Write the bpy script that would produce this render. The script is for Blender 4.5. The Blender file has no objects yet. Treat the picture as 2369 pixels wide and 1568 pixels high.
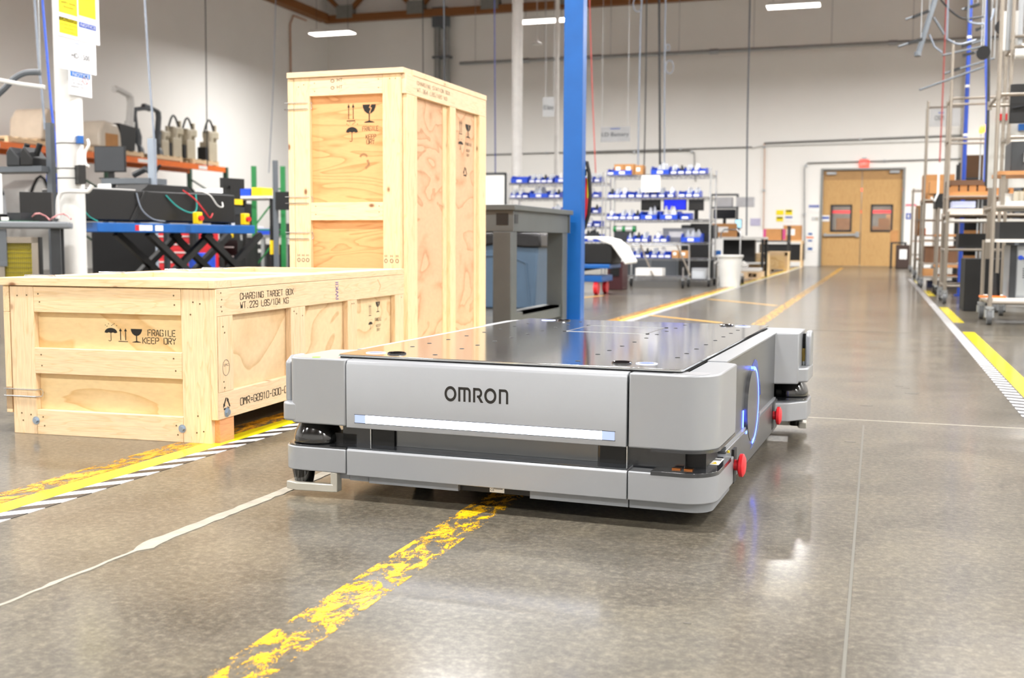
import bpy, math, random
from mathutils import Vector, Matrix
random.seed(7)
S = bpy.context.scene
COL = S.collection
PI = math.pi
# ------------------------------------------------------------------ camera
IMW, IMH, FPX = 2369, 1568, 2570.0
EYE = Vector((0, 0, .66))
_pitch = math.atan((IMH/2-558.35)/FPX)
_yaw = math.atan((2031.1-IMW/2)/math.hypot(FPX, IMH/2-558.35))
_cy, _sy, _cp, _sp = math.cos(_yaw), math.sin(_yaw), math.cos(_pitch), math.sin(_pitch)
_f = Vector((-_sy*_cp, _cy*_cp, -_sp)); _r = Vector((_cy, _sy, 0)); _u = _r.cross(_f)
_c, _s = math.cos(.0049), math.sin(.0049)
CR, CU, CF = _c*_r+_s*_u, _c*_u-_s*_r, _f
cam_data = bpy.data.cameras.new('camera'); cam = bpy.data.objects.new('camera', cam_data); COL.objects.link(cam)
cam.matrix_world = Matrix(((CR.x, CU.x, -CF.x, 0), (CR.y, CU.y, -CF.y, 0), (CR.z, CU.z, -CF.z, .66), (0, 0, 0, 1)))
cam_data.sensor_width = 36; cam_data.lens = FPX/IMW*36
cam_data.clip_start = .05; cam_data.clip_end = 200
cam_data.dof.use_dof = True; cam_data.dof.focus_distance = 2.85; cam_data.dof.aperture_fstop = 5.0
S.camera = cam
# ------------------------------------------------------------------ world + exposure
wd = bpy.data.worlds.new('world'); S.world = wd; wd.use_nodes = True
wd.node_tree.nodes['Background'].inputs[0].default_value = (.9, .95, 1, 1)
wd.node_tree.nodes['Background'].inputs[1].default_value = .12
S.view_settings.view_transform = 'Standard'; S.view_settings.look = 'None'
S.view_settings.gamma = 1; S.view_settings.use_curve_mapping = False
S.view_settings.exposure = -.2
LIGHT_W = 84          # watts of each hanging ceiling fixture
LIGHT_YS = (26.4, 13.0, 7.6, 2.0, -4.2)
LIGHT_XS = ((-13.6, -7.9, -2.0, 3.9, 8.8), (-15.7, -5.0, 1.0, 7.0), (-13.6, -7.9, -2.0, 3.9, 8.8), (-13.6, -7.9, -2.0, 3.9, 8.8), (-13.6, -7.9, -2.0, 3.9, 8.8))
LIGHT_GAIN = (3.4, 1.4, .6, .55, .8)   # the far rows burn brighter
# ------------------------------------------------------------------ sight lines -> places at their real distance
def ray(x, y): return CF+CR*((x-IMW/2)/FPX)-CU*((y-IMH/2)/FPX)
def on_z(x, y, z=0): d = ray(x, y); return EYE+d*((z-.66)/d.z)
def on_y(x, y, Y): d = ray(x, y); return EYE+d*(Y/d.y)
def on_x(x, y, X): d = ray(x, y); return EYE+d*(X/d.x)
def at(x, y, D): return EYE+ray(x, y)*D
def rect(x0, y0, x1, y1, Y):
    "world X0, X1, Z0, Z1 of an upright rectangle seen between two corners, standing at depth Y"
    a = on_y(x0, (y0+y1)/2, Y); b = on_y(x1, (y0+y1)/2, Y); m = (x0+x1)/2
    return a.x, b.x, on_y(m, y1, Y).z, on_y(m, y0, Y).z
# ------------------------------------------------------------------ materials
MATS = {}
def _new(name):
    m = bpy.data.materials.new(name); m.use_nodes = True; nt = m.node_tree
    return m, nt, nt.nodes['Principled BSDF']
def srgb(h):
    h = h.lstrip('#'); v = [int(h[i:i+2], 16)/255 for i in (0, 2, 4)]
    return tuple(c/12.92 if c <= .04045 else ((c+.055)/1.055)**2.4 for c in v)+(1,)
def mat(name, col, rough=.5, metal=0, emit=0, coat=0, var=.06, scale=6, bump=0, alpha=1, trans=0, ecol=None):
    if name in MATS: return MATS[name]
    m, nt, b = _new(name); N = nt.nodes; L = nt.links
    c = srgb(col) if isinstance(col, str) else tuple(col)+(1,)
    b.inputs['Roughness'].default_value = rough; b.inputs['Metallic'].default_value = metal
    b.inputs['Coat Weight'].default_value = coat; b.inputs['Coat Roughness'].default_value = .08
    b.inputs['Transmission Weight'].default_value = trans; b.inputs['Alpha'].default_value = alpha
    if emit:
        b.inputs['Emission Color'].default_value = srgb(ecol) if ecol else c; b.inputs['Emission Strength'].default_value = emit
    tc = N.new('ShaderNodeTexCoord'); nz = N.new('ShaderNodeTexNoise')
    nz.inputs['Scale'].default_value = scale; nz.inputs['Detail'].default_value = 4
    L.new(tc.outputs['Object'], nz.inputs['Vector'])
    rp = N.new('ShaderNodeValToRGB'); rp.color_ramp.elements[0].position = .3; rp.color_ramp.elements[1].position = .7
    rp.color_ramp.elements[0].color = tuple(x*(1-var) for x in c[:3])+(1,)
    rp.color_ramp.elements[1].color = tuple(min(1, x*(1+var)) for x in c[:3])+(1,)
    L.new(nz.outputs['Fac'], rp.inputs['Fac']); L.new(rp.outputs['Color'], b.inputs['Base Color'])
    if bump:
        bp = N.new('ShaderNodeBump'); bp.inputs['Strength'].default_value = bump; bp.inputs['Distance'].default_value = .002
        n2 = N.new('ShaderNodeTexNoise'); n2.inputs['Scale'].default_value = 120; L.new(tc.outputs['Object'], n2.inputs['Vector'])
        L.new(n2.outputs['Fac'], bp.inputs['Height']); L.new(bp.outputs['Normal'], b.inputs['Normal'])
    MATS[name] = m; return m
def ramp(nt, fac, stops):
    r = nt.nodes.new('ShaderNodeValToRGB'); cr = r.color_ramp
    while len(cr.elements) < len(stops): cr.elements.new(.5)
    for e, (p, c) in zip(cr.elements, stops): e.position = p; e.color = c
    nt.links.new(fac, r.inputs['Fac']); return r.outputs['Color']
def maths(nt, op, a, b=None, c=None):
    n = nt.nodes.new('ShaderNodeMath'); n.operation = op
    for i, v in enumerate((a, b, c)):
        if v is None: continue
        if isinstance(v, (int, float)): n.inputs[i].default_value = v
        else: nt.links.new(v, n.inputs[i])
    return n.outputs[0]
def mixc(nt, fac, a, b, mode='MIX'):
    n = nt.nodes.new('ShaderNodeMix'); n.data_type = 'RGBA'; n.blend_type = mode
    for s, v in ((n.inputs[0], fac), (n.inputs[6], a), (n.inputs[7], b)):
        if isinstance(v, (int, float, tuple)): s.default_value = v
        else: nt.links.new(v, s)
    return n.outputs[2]
def noise(nt, vec, scale, detail=4, rough=.5, dist=0):
    n = nt.nodes.new('ShaderNodeTexNoise'); n.inputs['Scale'].default_value = scale; n.inputs['Detail'].default_value = detail
    n.inputs['Roughness'].default_value = rough; n.inputs['Distortion'].default_value = dist
    nt.links.new(vec, n.inputs['Vector']); return n.outputs['Fac']
def shifted(nt, stretch):
    "object coordinates, moved by a random amount per object, stretched along one axis"
    tc = nt.nodes.new('ShaderNodeTexCoord'); oi = nt.nodes.new('ShaderNodeObjectInfo')
    mp = nt.nodes.new('ShaderNodeMapping'); mp.inputs['Scale'].default_value = stretch
    nt.links.new(tc.outputs['Object'], mp.inputs['Vector'])
    r = maths(nt, 'MULTIPLY', oi.outputs['Random'], 37.0)
    cb = nt.nodes.new('ShaderNodeCombineXYZ')
    for i in range(3): nt.links.new(r, cb.inputs[i])
    ad = nt.nodes.new('ShaderNodeVectorMath'); ad.operation = 'ADD'
    nt.links.new(mp.outputs['Vector'], ad.inputs[0]); nt.links.new(cb.outputs[0], ad.inputs[1])
    return ad.outputs[0], oi.outputs['Random'], tc.outputs['Object']
def pine(axis, tone='#e3c8a2', tag=''):
    name = 'pine_'+'xyz'[axis]+tag
    if name in MATS: return MATS[name]
    m, nt, b = _new(name)
    st = [9, 9, 9]; st[axis] = .8
    v, rnd, oc = shifted(nt, st)
    c = srgb(tone)
    g = noise(nt, v, 2.2, 3, .45, .6)
    rings = maths(nt, 'FRACT', maths(nt, 'MULTIPLY', g, 9.0))
    dark = tuple(c[i]*(.86, .74, .56)[i] for i in range(3))+(1,)
    base = ramp(nt, rings, [(0, c), (.72, c), (.93, tuple(.2*c[i]+.8*dark[i] for i in range(3))+(1,)), (1, c)])
    fine = noise(nt, v, 22, 3)
    base = mixc(nt, .35, base, ramp(nt, fine, [(.35, tuple(x*.72 for x in c[:3])+(1,)), (.65, tuple(min(1, x*1.12) for x in c[:3])+(1,))]))
    tint = ramp(nt, rnd, [(0, (1, .96, .88, 1)), (.5, (1, 1, 1, 1)), (1, (.98, .93, .9, 1))])
    base = mixc(nt, .8, base, tint, 'MULTIPLY')
    # sparse knots
    st2 = [7, 7, 7]; st2[axis] = 4.2
    mp = nt.nodes.new('ShaderNodeMapping'); mp.inputs['Scale'].default_value = st2
    ad = nt.nodes.new('ShaderNodeVectorMath'); ad.operation = 'ADD'
    cb = nt.nodes.new('ShaderNodeCombineXYZ'); r2 = maths(nt, 'MULTIPLY', rnd, 11.0)
    for i in range(3): nt.links.new(r2, cb.inputs[i])
    nt.links.new(oc, mp.inputs['Vector']); nt.links.new(mp.outputs[0], ad.inputs[0]); nt.links.new(cb.outputs[0], ad.inputs[1])
    vo = nt.nodes.new('ShaderNodeTexVoronoi'); vo.inputs['Scale'].default_value = 1.15; nt.links.new(ad.outputs[0], vo.inputs['Vector'])
    k = ramp(nt, vo.outputs['Distance'], [(0, (1, 1, 1, 1)), (.05, (.85, .85, .85, 1)), (.07, (.5, .5, .5, 1)), (.085, (.2, .2, .2, 1)), (.14, (0, 0, 0, 1))])
    base = mixc(nt, k, base, srgb('#7a4a26'))
    nt.links.new(base, b.inputs['Base Color']); b.inputs['Roughness'].default_value = .62
    MATS[name] = m; return m
def plywood(name, tone, ringcol, stretch, scale=1.0, freq=7.0):
    if name in MATS: return MATS[name]
    m, nt, b = _new(name); v, rnd, oc = shifted(nt, stretch); c = srgb(tone); d = srgb(ringcol)
    g = noise(nt, v, scale, 2.5, .42, .9)
    rings = maths(nt, 'FRACT', maths(nt, 'MULTIPLY', g, freq))
    base = ramp(nt, rings, [(0, c), (.5, c), (.82, tuple(.5*c[i]+.5*d[i] for i in range(3))+(1,)), (.95, d), (1, c)])
    fine = noise(nt, v, 26, 3)
    base = mixc(nt, .25, base, ramp(nt, fine, [(.3, tuple(x*.75 for x in c[:3])+(1,)), (.7, tuple(min(1, x*1.15) for x in c[:3])+(1,))]))
    nt.links.new(base, b.inputs['Base Color']); b.inputs['Roughness'].default_value = .6
    MATS[name] = m; return m
def worn(name, col, under, amount, scale=9, stretch=(1, 1, 1)):
    "old paint with real bald patches showing the concrete below (the patches are holes in the paint: alpha)"
    if name in MATS: return MATS[name]
    m, nt, b = _new(name); tc = nt.nodes.new('ShaderNodeTexCoord')
    mp = nt.nodes.new('ShaderNodeMapping'); mp.inputs['Scale'].default_value = stretch
    nt.links.new(tc.outputs['Object'], mp.inputs['Vector'])
    a = noise(nt, mp.outputs[0], scale, 9, .78, .5); f = noise(nt, mp.outputs[0], scale*11, 6, .8)
    k = maths(nt, 'ADD', maths(nt, 'MULTIPLY', a, .7), maths(nt, 'MULTIPLY', f, .3))
    al = ramp(nt, k, [(amount-.008, (0, 0, 0, 1)), (amount+.008, (1, 1, 1, 1))])
    c = srgb(col)
    nt.links.new(ramp(nt, f, [(.3, tuple(x*.82 for x in c[:3])+(1,)), (.6, c)]), b.inputs['Base Color'])
    nt.links.new(al, b.inputs['Alpha']); b.inputs['Roughness'].default_value = .35
    MATS[name] = m; return m
def concrete():
    m, nt, b = _new('polished_concrete'); tc = nt.nodes.new('ShaderNodeTexCoord'); v = tc.outputs['Object']
    big = noise(nt, v, .55, 4, .55, .4); mid = noise(nt, v, 3.2, 7, .7, .6); fine = noise(nt, v, 60, 6, .8); spk = noise(nt, v, 260, 2, .5)
    c1 = ramp(nt, big, [(.33, srgb('#7c776a')), (.52, srgb('#8a8373')), (.7, srgb('#74746f'))])
    c2 = ramp(nt, mid, [(.34, srgb('#4a473f')), (.5, srgb('#77726a')), (.64, srgb('#a09885'))])
    c = mixc(nt, .7, c1, c2)
    c = mixc(nt, .5, c, ramp(nt, fine, [(.36, srgb('#45433c')), (.5, srgb('#777267')), (.64, srgb('#aea797'))]))
    c = mixc(nt, ramp(nt, spk, [(.66, (0, 0, 0, 1)), (.74, (.35, .35, .35, 1))]), c, srgb('#bdb8aa'))
    c = mixc(nt, ramp(nt, noise(nt, v, 1.3, 5, .7, 1.2), [(.6, (0, 0, 0, 1)), (.75, (.5, .5, .5, 1))]), c, srgb('#66645c'))
    c = mixc(nt, 1.0, c, (.5, .485, .455, 1), 'MULTIPLY')
    nt.links.new(c, b.inputs['Base Color'])
    b.inputs['Roughness'].default_value = .32
    nt.links.new(ramp(nt, mid, [(.3, (.36, .36, .36, 1)), (.7, (.46, .46, .46, 1))]), b.inputs['Roughness'])
    b.inputs['Coat Weight'].default_value = .6; b.inputs['Specular IOR Level'].default_value = .15
    nt.links.new(ramp(nt, mixc(nt, .5, mid, fine), [(.35, (.11, .11, .11, 1)), (.65, (.17, .17, .17, 1))]), b.inputs['Coat Roughness'])
    bp = nt.nodes.new('ShaderNodeBump'); bp.inputs['Strength'].default_value = .05; bp.inputs['Distance'].default_value = .004
    nt.links.new(mid, bp.inputs['Height']); nt.links.new(bp.outputs[0], b.inputs['Coat Normal']); 
    return m
def stripes(name, ca, cb_, per, axis=1, skew=0):
    m, nt, b = _new(name); tc = nt.nodes.new('ShaderNodeTexCoord'); sp = nt.nodes.new('ShaderNodeSeparateXYZ')
    nt.links.new(tc.outputs['Object'], sp.inputs[0])
    t = maths(nt, 'ADD', maths(nt, 'DIVIDE', sp.outputs[axis], per), maths(nt, 'MULTIPLY', sp.outputs[1-axis], skew))
    k = maths(nt, 'GREATER_THAN', maths(nt, 'FRACT', t), .5)
    nt.links.new(mixc(nt, k, srgb(ca), srgb(cb_)), b.inputs['Base Color']); b.inputs['Roughness'].default_value = .3
    MATS[name] = m; return m
# ------------------------------------------------------------------ mesh building
class MB:
    def __init__(s): s.v = []; s.f = []
    def add(s, vs, fs):
        o = len(s.v); s.v += [tuple(v) for v in vs]; s.f += [tuple(i+o for i in f) for f in fs]; return s
    def box(s, x0, x1, y0, y1, z0, z1, rz=0):
        vs = [(x, y, z) for z in (z0, z1) for y in (y0, y1) for x in (x0, x1)]
        if rz:
            cx, cy = (x0+x1)/2, (y0+y1)/2; c, q = math.cos(rz), math.sin(rz)
            vs = [(cx+c*(x-cx)-q*(y-cy), cy+q*(x-cx)+c*(y-cy), z) for x, y, z in vs]
        return s.add(vs, [(0, 2, 3, 1), (4, 5, 7, 6), (0, 1, 5, 4), (2, 6, 7, 3), (0, 4, 6, 2), (1, 3, 7, 5)])
    def beam(s, p, q, w, h=None, up=(0, 0, 1)):
        p, q = Vector(p), Vector(q); h = h or w; d = (q-p).normalized(); up = Vector(up)
        if abs(d.dot(up)) > .98: up = Vector((0, 1, 0))
        a = d.cross(up).normalized()*w/2; b = a.cross(d).normalized()*h/2
        vs = [e+i*a+j*b for e in (p, q) for i, j in ((-1, -1), (1, -1), (1, 1), (-1, 1))]
        return s.add(vs, [(3, 2, 1, 0), (4, 5, 6, 7), (0, 1, 5, 4), (1, 2, 6, 5), (2, 3, 7, 6), (3, 0, 4, 7)])
    def cyl(s, p, q, r, n=16, r2=None):
        p, q = Vector(p), Vector(q); r2 = r if r2 is None else r2; d = (q-p).normalized()
        up = Vector((0, 0, 1)) if abs(d.z) < .9 else Vector((1, 0, 0))
        a = d.cross(up).normalized(); b = d.cross(a)
        vs = []
        for e, rr in ((p, r), (q, r2)):
            for i in range(n): t = 2*PI*i/n; vs.append(e+a*rr*math.cos(t)+b*rr*math.sin(t))
        fs = [(i, (i+1) % n, n+(i+1) % n, n+i) for i in range(n)]+[tuple(range(n-1, -1, -1)), tuple(range(n, 2*n))]
        return s.add(vs, fs)
    def tube(s, pts, r, n=8, closed=False):
        pts = [Vector(p) for p in pts]; m = len(pts); vs = []; ref = None
        for i, p in enumerate(pts):
            a = pts[i-1] if (i or closed) else p; b = pts[(i+1) % m] if (i < m-1 or closed) else p
            d = (b-a).normalized() if (b-a).length > 1e-9 else Vector((0, 0, 1))
            if ref is None: ref = Vector((0, 0, 1)) if abs(d.z) < .9 else Vector((1, 0, 0))
            u = (ref-d*ref.dot(d)); u = u.normalized() if u.length > 1e-6 else d.orthogonal().normalized(); ref = u; w = d.cross(u)
            for k in range(n): t = 2*PI*k/n; vs.append(p+(u*math.cos(t)+w*math.sin(t))*r)
        fs = []
        for i in range(m if closed else m-1):
            j = (i+1) % m
            for k in range(n): fs.append((i*n+k, i*n+(k+1) % n, j*n+(k+1) % n, j*n+k))
        if not closed: fs += [tuple(range(n-1, -1, -1)), tuple((m-1)*n+k for k in range(n))]
        return s.add(vs, fs)
    def prism(s, poly, a0, a1, axis=2):
        "extrude a 2D outline along an axis (2: xy, 1: xz, 0: yz)"
        def P(p, a): return ((p[0], p[1], a), (p[0], a, p[1]), (a, p[0], p[1]))[{2: 0, 1: 1, 0: 2}[axis]]
        n = len(poly); vs = [P(p, a0) for p in poly]+[P(p, a1) for p in poly]
        return s.add(vs, [tuple(range(n-1, -1, -1)), tuple(range(n, 2*n))]+[(i, (i+1) % n, n+(i+1) % n, n+i) for i in range(n)])
    def lathe(s, prof, c=(0, 0, 0), n=24, sx=1, sy=1):
        vs = []; m = len(prof)
        for r, z in prof:
            for k in range(n): t = 2*PI*k/n; vs.append((c[0]+r*math.cos(t)*sx, c[1]+r*math.sin(t)*sy, c[2]+z))
        fs = [(i*n+k, i*n+(k+1) % n, (i+1)*n+(k+1) % n, (i+1)*n+k) for i in range(m-1) for k in range(n)]
        fs += [tuple(range(n-1, -1, -1)), tuple((m-1)*n+k for k in range(n))]
        return s.add(vs, fs)
    def flat(s, polys, o, u, v, n, t=.0008):
        "thin raised shapes (ink, stickers, lettering) on a surface: o origin, u right, v up, n out"
        o, u, v, n = Vector(o), Vector(u), Vector(v), Vector(n)
        for pl in polys:
            k = len(pl); vs = [o+u*p[0]+v*p[1]+n*.0002 for p in pl]+[o+u*p[0]+v*p[1]+n*t for p in pl]
            s.add(vs, [tuple(range(k-1, -1, -1)), tuple(range(k, 2*k))]+[(i, (i+1) % k, k+(i+1) % k, k+i) for i in range(k)])
        return s
    def build(s, name, m, parent=None, loc=None, rz=0, bevel=0, smooth=None, label=None):
        me = bpy.data.meshes.new(name); me.from_pydata(s.v, [], s.f); me.materials.append(m)
        o = bpy.data.objects.new(name, me); COL.objects.link(o)
        if parent: o.parent = parent
        if loc: o.location = loc
        if rz: o.rotation_euler.z = rz
        me.validate()
        import bmesh
        b = bmesh.new(); b.from_mesh(me); bmesh.ops.recalc_face_normals(b, faces=b.faces); b.to_mesh(me); b.free()
        if bevel:
            md = o.modifiers.new('bevel', 'BEVEL'); md.width = bevel; md.segments = 3; md.limit_method = 'ANGLE'; md.angle_limit = math.radians(40)
        if smooth is None: smooth = True
        if smooth:
            me.set_sharp_from_angle(angle=math.radians(35)) if hasattr(me, 'set_sharp_from_angle') else None
            for p in me.polygons: p.use_smooth = True
        if label: o['label'] = label
        return o
def eased(pts, n=5):
    "a smooth curve through the given points"
    P = [Vector(p) for p in pts]; out = []
    if len(P) < 3: return P
    for i in range(len(P)-1):
        a, b, c, d = P[max(i-1, 0)], P[i], P[i+1], P[min(i+2, len(P)-1)]
        for k in range(n):
            t = k/n; out.append(.5*((2*b)+(c-a)*t+(2*a-5*b+4*c-d)*t*t+(3*b-a-3*c+d)*t**3))
    return out+[P[-1]]
def rpoly(pts, n=8):
    "outline with rounded corners: (x, y, radius)"
    out = []; m = len(pts)
    for i, (x, y, r) in enumerate(pts):
        if r <= 0: out.append((x, y)); continue
        p = Vector((x, y)); a = Vector(pts[i-1][:2])-p; b = Vector(pts[(i+1) % m][:2])-p
        ang = a.angle(b); t = r/math.tan(ang/2); a.normalize(); b.normalize()
        s_, e_ = p+a*t, p+b*t; c = p+(a+b).normalized()*(r/math.sin(ang/2))
        a0 = math.atan2(s_.y-c.y, s_.x-c.x); a1 = math.atan2(e_.y-c.y, e_.x-c.x); da = (a1-a0+PI) % (2*PI)-PI
        for k in range(n+1): t_ = a0+da*k/n; out.append((c.x+r*math.cos(t_), c.y+r*math.sin(t_)))
    return out
def strip(pts, w):
    "a pen stroke: list of quads"
    out = []
    for (x0, y0), (x1, y1) in zip(pts, pts[1:]):
        d = Vector((x1-x0, y1-y0)); 
        if d.length < 1e-9: continue
        d.normalize(); n = Vector((-d.y, d.x))*w/2; e = d*w*.08
        out.append([(x0-n.x-e.x, y0-n.y-e.y), (x1-n.x+e.x, y1-n.y+e.y), (x1+n.x+e.x, y1+n.y+e.y), (x0+n.x-e.x, y0+n.y-e.y)])
    return out
def arc(cx, cy, r, a0, a1, n=12, ry=None): ry = ry or r; return [(cx+r*math.cos(math.radians(a0+(a1-a0)*i/n)), cy+ry*math.sin(math.radians(a0+(a1-a0)*i/n))) for i in range(n+1)]
def disc(cx, cy, r, n=16, ry=None): return arc(cx, cy, r, 0, 360-360/n, n-1, ry)
def tag(o, label, cat, group=None):
    o['label'] = label; o['category'] = cat
    if group: o['group'] = group
    return o
def thing(name, label, cat, loc=(0, 0, 0), rz=0, group=None):
    o = bpy.data.objects.new(name, None); COL.objects.link(o); o.empty_display_size = .1
    o.location = loc; o.rotation_euler.z = rz
    return tag(o, label, cat, group)
def struct(name, mb, m, **k):
    o = mb.build(name, m, **k)
    if not k.get('parent'): o['kind'] = 'structure'
    return o
def dup(o, loc=None, rz=None, label=None, group=None, parent=None):
    c = o.copy(); COL.objects.link(c)
    if parent: c.parent = parent
    if loc is not None: c.location = loc
    if rz is not None: c.rotation_euler.z = rz
    if label: c['label'] = label
    if group: c['group'] = group
    for ch in list(o.children): dup(ch, parent=c)
    return c
_TX = {}
def text(name, body, o, u, v, n, w, h, m, parent=None, t=.0008, label=None, spacing=1.0, bold=0):
    "lettering fitted to width w and height h, lying on a surface"
    key = (body, spacing, bold)
    if key not in _TX:
        cu = bpy.data.curves.new('lettering', 'FONT'); cu.body = body; cu.space_character = spacing; cu.offset = bold; cu.resolution_u = 3
        ob = bpy.data.objects.new('lettering', cu); COL.objects.link(ob); bpy.context.view_layer.update()
        me = bpy.data.meshes.new_from_object(ob.evaluated_get(bpy.context.evaluated_depsgraph_get()))
        _TX[key] = ([tuple(x.co) for x in me.vertices], [tuple(p.vertices) for p in me.polygons])
        bpy.data.objects.remove(ob); bpy.data.curves.remove(cu); bpy.data.meshes.remove(me)
    vs, fs = _TX[key]
    if not vs: return None
    x0 = min(p[0] for p in vs); x1 = max(p[0] for p in vs); y0 = min(p[1] for p in vs); y1 = max(p[1] for p in vs)
    o, u, v, n = Vector(o), Vector(u).normalized(), Vector(v).normalized(), Vector(n).normalized()
    mb = MB(); mb.add([o+u*((p[0]-x0)/(x1-x0)*w)+v*((p[1]-y0)/max(y1-y0, 1e-6)*h)+n*t for p in vs], fs)
    me = bpy.data.meshes.new(name); me.from_pydata(mb.v, [], mb.f); me.materials.append(m)
    ob = bpy.data.objects.new(name, me); COL.objects.link(ob)
    if parent: ob.parent = parent
    if label: ob['label'] = label
    return ob
X_, Y_, Z_ = (1, 0, 0), (0, 1, 0), (0, 0, 1)
NX, NY = (-1, 0, 0), (0, -1, 0)
# stencil alphabet: pen strokes with bridges, on a 5 x 10 grid
_O = [[(2, 10), (1, 10), (0, 9), (0, 1), (1, 0), (2, 0)], [(3, 10), (4, 10), (5, 9), (5, 1), (4, 0), (3, 0)]]
_P = [[(0, 0), (0, 10)], [(1.3, 10), (4, 10), (5, 9), (5, 5.8), (4, 4.8), (1.3, 4.8)]]
_E = [[(0, 0), (0, 10)], [(1.3, 10), (5, 10)], [(1.3, 5.2), (4, 5.2)], [(1.3, 0), (5, 0)]]
STENCIL = {'A': [[(0, 0), (2, 10)], [(3, 10), (5, 0)], [(1.8, 3.3), (3.2, 3.3)]], 'B': [[(0, 0), (0, 10)], [(1.3, 10), (4, 10), (5, 9), (5, 6.4), (4, 5.5)], [(1.3, 5), (4, 5), (5, 4), (5, 1), (4, 0), (1.3, 0)]],
 'C': [_O[0], [(3.2, 10), (4, 10), (5, 9), (5, 7)], [(3.2, 0), (4, 0), (5, 1), (5, 3)]], 'D': [[(0, 0), (0, 10)], [(1.4, 10), (4, 10), (5, 9), (5, 1), (4, 0), (1.4, 0)]], 'E': _E, 'F': _E[:3],
 'G': [_O[0], [(3.2, 10), (4, 10), (5, 9), (5, 7.5)], [(3.2, 0), (4.2, 0), (5, .8), (5, 4.6), (3, 4.6)]], 'H': [[(0, 0), (0, 10)], [(5, 0), (5, 10)], [(1.4, 5), (3.6, 5)]], 'I': [[(2.5, 0), (2.5, 10)]],
 'K': [[(0, 0), (0, 10)], [(1.5, 5.3), (5, 10)], [(1.5, 4.7), (5, 0)]], 'L': [[(0, 0), (0, 10)], [(1.4, 0), (5, 0)]], 'M': [[(0, 0), (0, 10)], [(5, 0), (5, 10)], [(1.2, 9.5), (2.5, 5), (3.8, 9.5)]],
 'N': [[(0, 0), (0, 10)], [(5, 0), (5, 10)], [(1.3, 9.5), (3.7, .5)]], 'O': _O, '0': _O, 'P': _P, 'R': _P+[[(2.8, 4), (5, 0)]],
 'S': [[(5, 7.8), (5, 9), (4, 10), (1, 10), (0, 9), (0, 6.4), (1, 5.4), (2, 5.3)], [(3, 4.8), (4, 4.6), (5, 3.6), (5, 1), (4, 0), (1, 0), (0, 1), (0, 2.2)]], 'T': [[(2.5, 0), (2.5, 8.6)], [(0, 10), (5, 10)]],
 'W': [[(0, 10), (1.2, 0)], [(5, 10), (3.8, 0)], [(1.8, 1), (2.5, 6), (3.2, 1)]], 'X': [[(0, 0), (5, 10)], [(0, 10), (2, 6)], [(3, 4), (5, 0)]], 'Y': [[(0, 10), (2.2, 5.8)], [(5, 10), (2.8, 5.8)], [(2.5, 0), (2.5, 4.2)]],
 '1': [[(2.5, 0), (2.5, 10)], [(1.2, 8.4), (2.5, 10)]], '2': [[(0, 7.8), (0, 9), (1, 10), (4, 10), (5, 9), (5, 6.5), (.6, 1.4)], [(0, 0), (5, 0)]], '3': [[(0, 9), (1, 10), (4, 10), (5, 9), (5, 6.2), (4, 5.4)], [(2, 5), (4, 5), (5, 4), (5, 1), (4, 0), (1, 0), (0, 1)]],
 '4': [[(3.8, 0), (3.8, 10)], [(2.6, 9.5), (0, 3), (2.8, 3)]], '5': [[(5, 10), (0, 10), (0, 5.8), (3.8, 5.8)], [(5, 5), (5, 1), (4, 0), (1, 0), (0, 1)]], '6': [[(4.5, 10), (1, 10), (0, 9), (0, 1), (1, 0), (2, 0)], [(1.3, 5.5), (4, 5.5), (5, 4.5), (5, 1), (4, 0), (3, 0)]],
 '8': [[(2, 10), (1, 10), (0, 9), (0, 6), (1, 5), (0, 4), (0, 1), (1, 0), (2, 0)], [(3, 10), (4, 10), (5, 9), (5, 6), (4, 5), (5, 4), (5, 1), (4, 0), (3, 0)]], '9': [[(.5, 0), (4, 0), (5, 1), (5, 9), (4, 10), (3, 10)], [(3.7, 4.5), (1, 4.5), (0, 5.5), (0, 9), (1, 10), (2, 10)]],
 '.': [[(2, .2), (3, .2)]], '/': [[(0, 0), (5, 10)]], '-': [[(.5, 5), (4.5, 5)]], '=': [[(.5, 6.4), (4.5, 6.4)], [(.5, 3.6), (4.5, 3.6)]]}
def stencil(body, o, u, v, n, w, h, m, parent):
    "one object per line of stencilled lettering, fitted to width w and height h"
    mb = MB(); o, u_, v_, n_ = Vector(o), Vector(u), Vector(v), Vector(n); adv = w/(len(body)*6.6-1.6); pen = 1.25
    for i, chh in enumerate(body):
        for st in STENCIL.get(chh, []):
            for q in strip([((i*6.6+a)*adv, b*h/10) for a, b in st], pen*h/10 if h/10 < adv*1.3 else pen*adv*1.2): mb.flat([q], o, u_, v_, n_, .0006)
    return mb.build('stencil_lettering', m, parent, smooth=False)
# common materials
steel = mat('galvanised_steel', '#a9adb0', .35, .8); chrome = mat('chrome_wire', '#c9ccce', .22, .9)
black = mat('black_plastic', '#0a0b0c', .5); blackg = mat('gloss_black', '#08090a', .12, 0, coat=.6)
rubber = mat('black_rubber', '#1b1b1c', .8); greyp = mat('grey_powder_coat', '#5b6167', .45); dgrey = mat('dark_grey_metal', '#2d3033', .45, .2)
white = mat('white_paint', '#d9d9d6', .45); paper = mat('white_paper', '#f1f1ef', .7); bluep = mat('blue_paint', '#0f5aa6', .35)
redp = mat('red_plastic', '#d1202a', .35); yel = mat('yellow_plastic', '#f2cf12', .4); ink = mat('black_ink', '#17140f', .7)
card = mat('cardboard', '#b68452', .85, var=.08); beige = mat('beige_plastic', '#c9c2ac', .5); green = mat('green_paint', '#1f6a41', .45)
orange = mat('orange_paint', '#ee7424', .4); alu = mat('tube_aluminium', '#938b80', .38, .6); binblue = mat('bin_blue', '#1747c4', .4)
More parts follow.
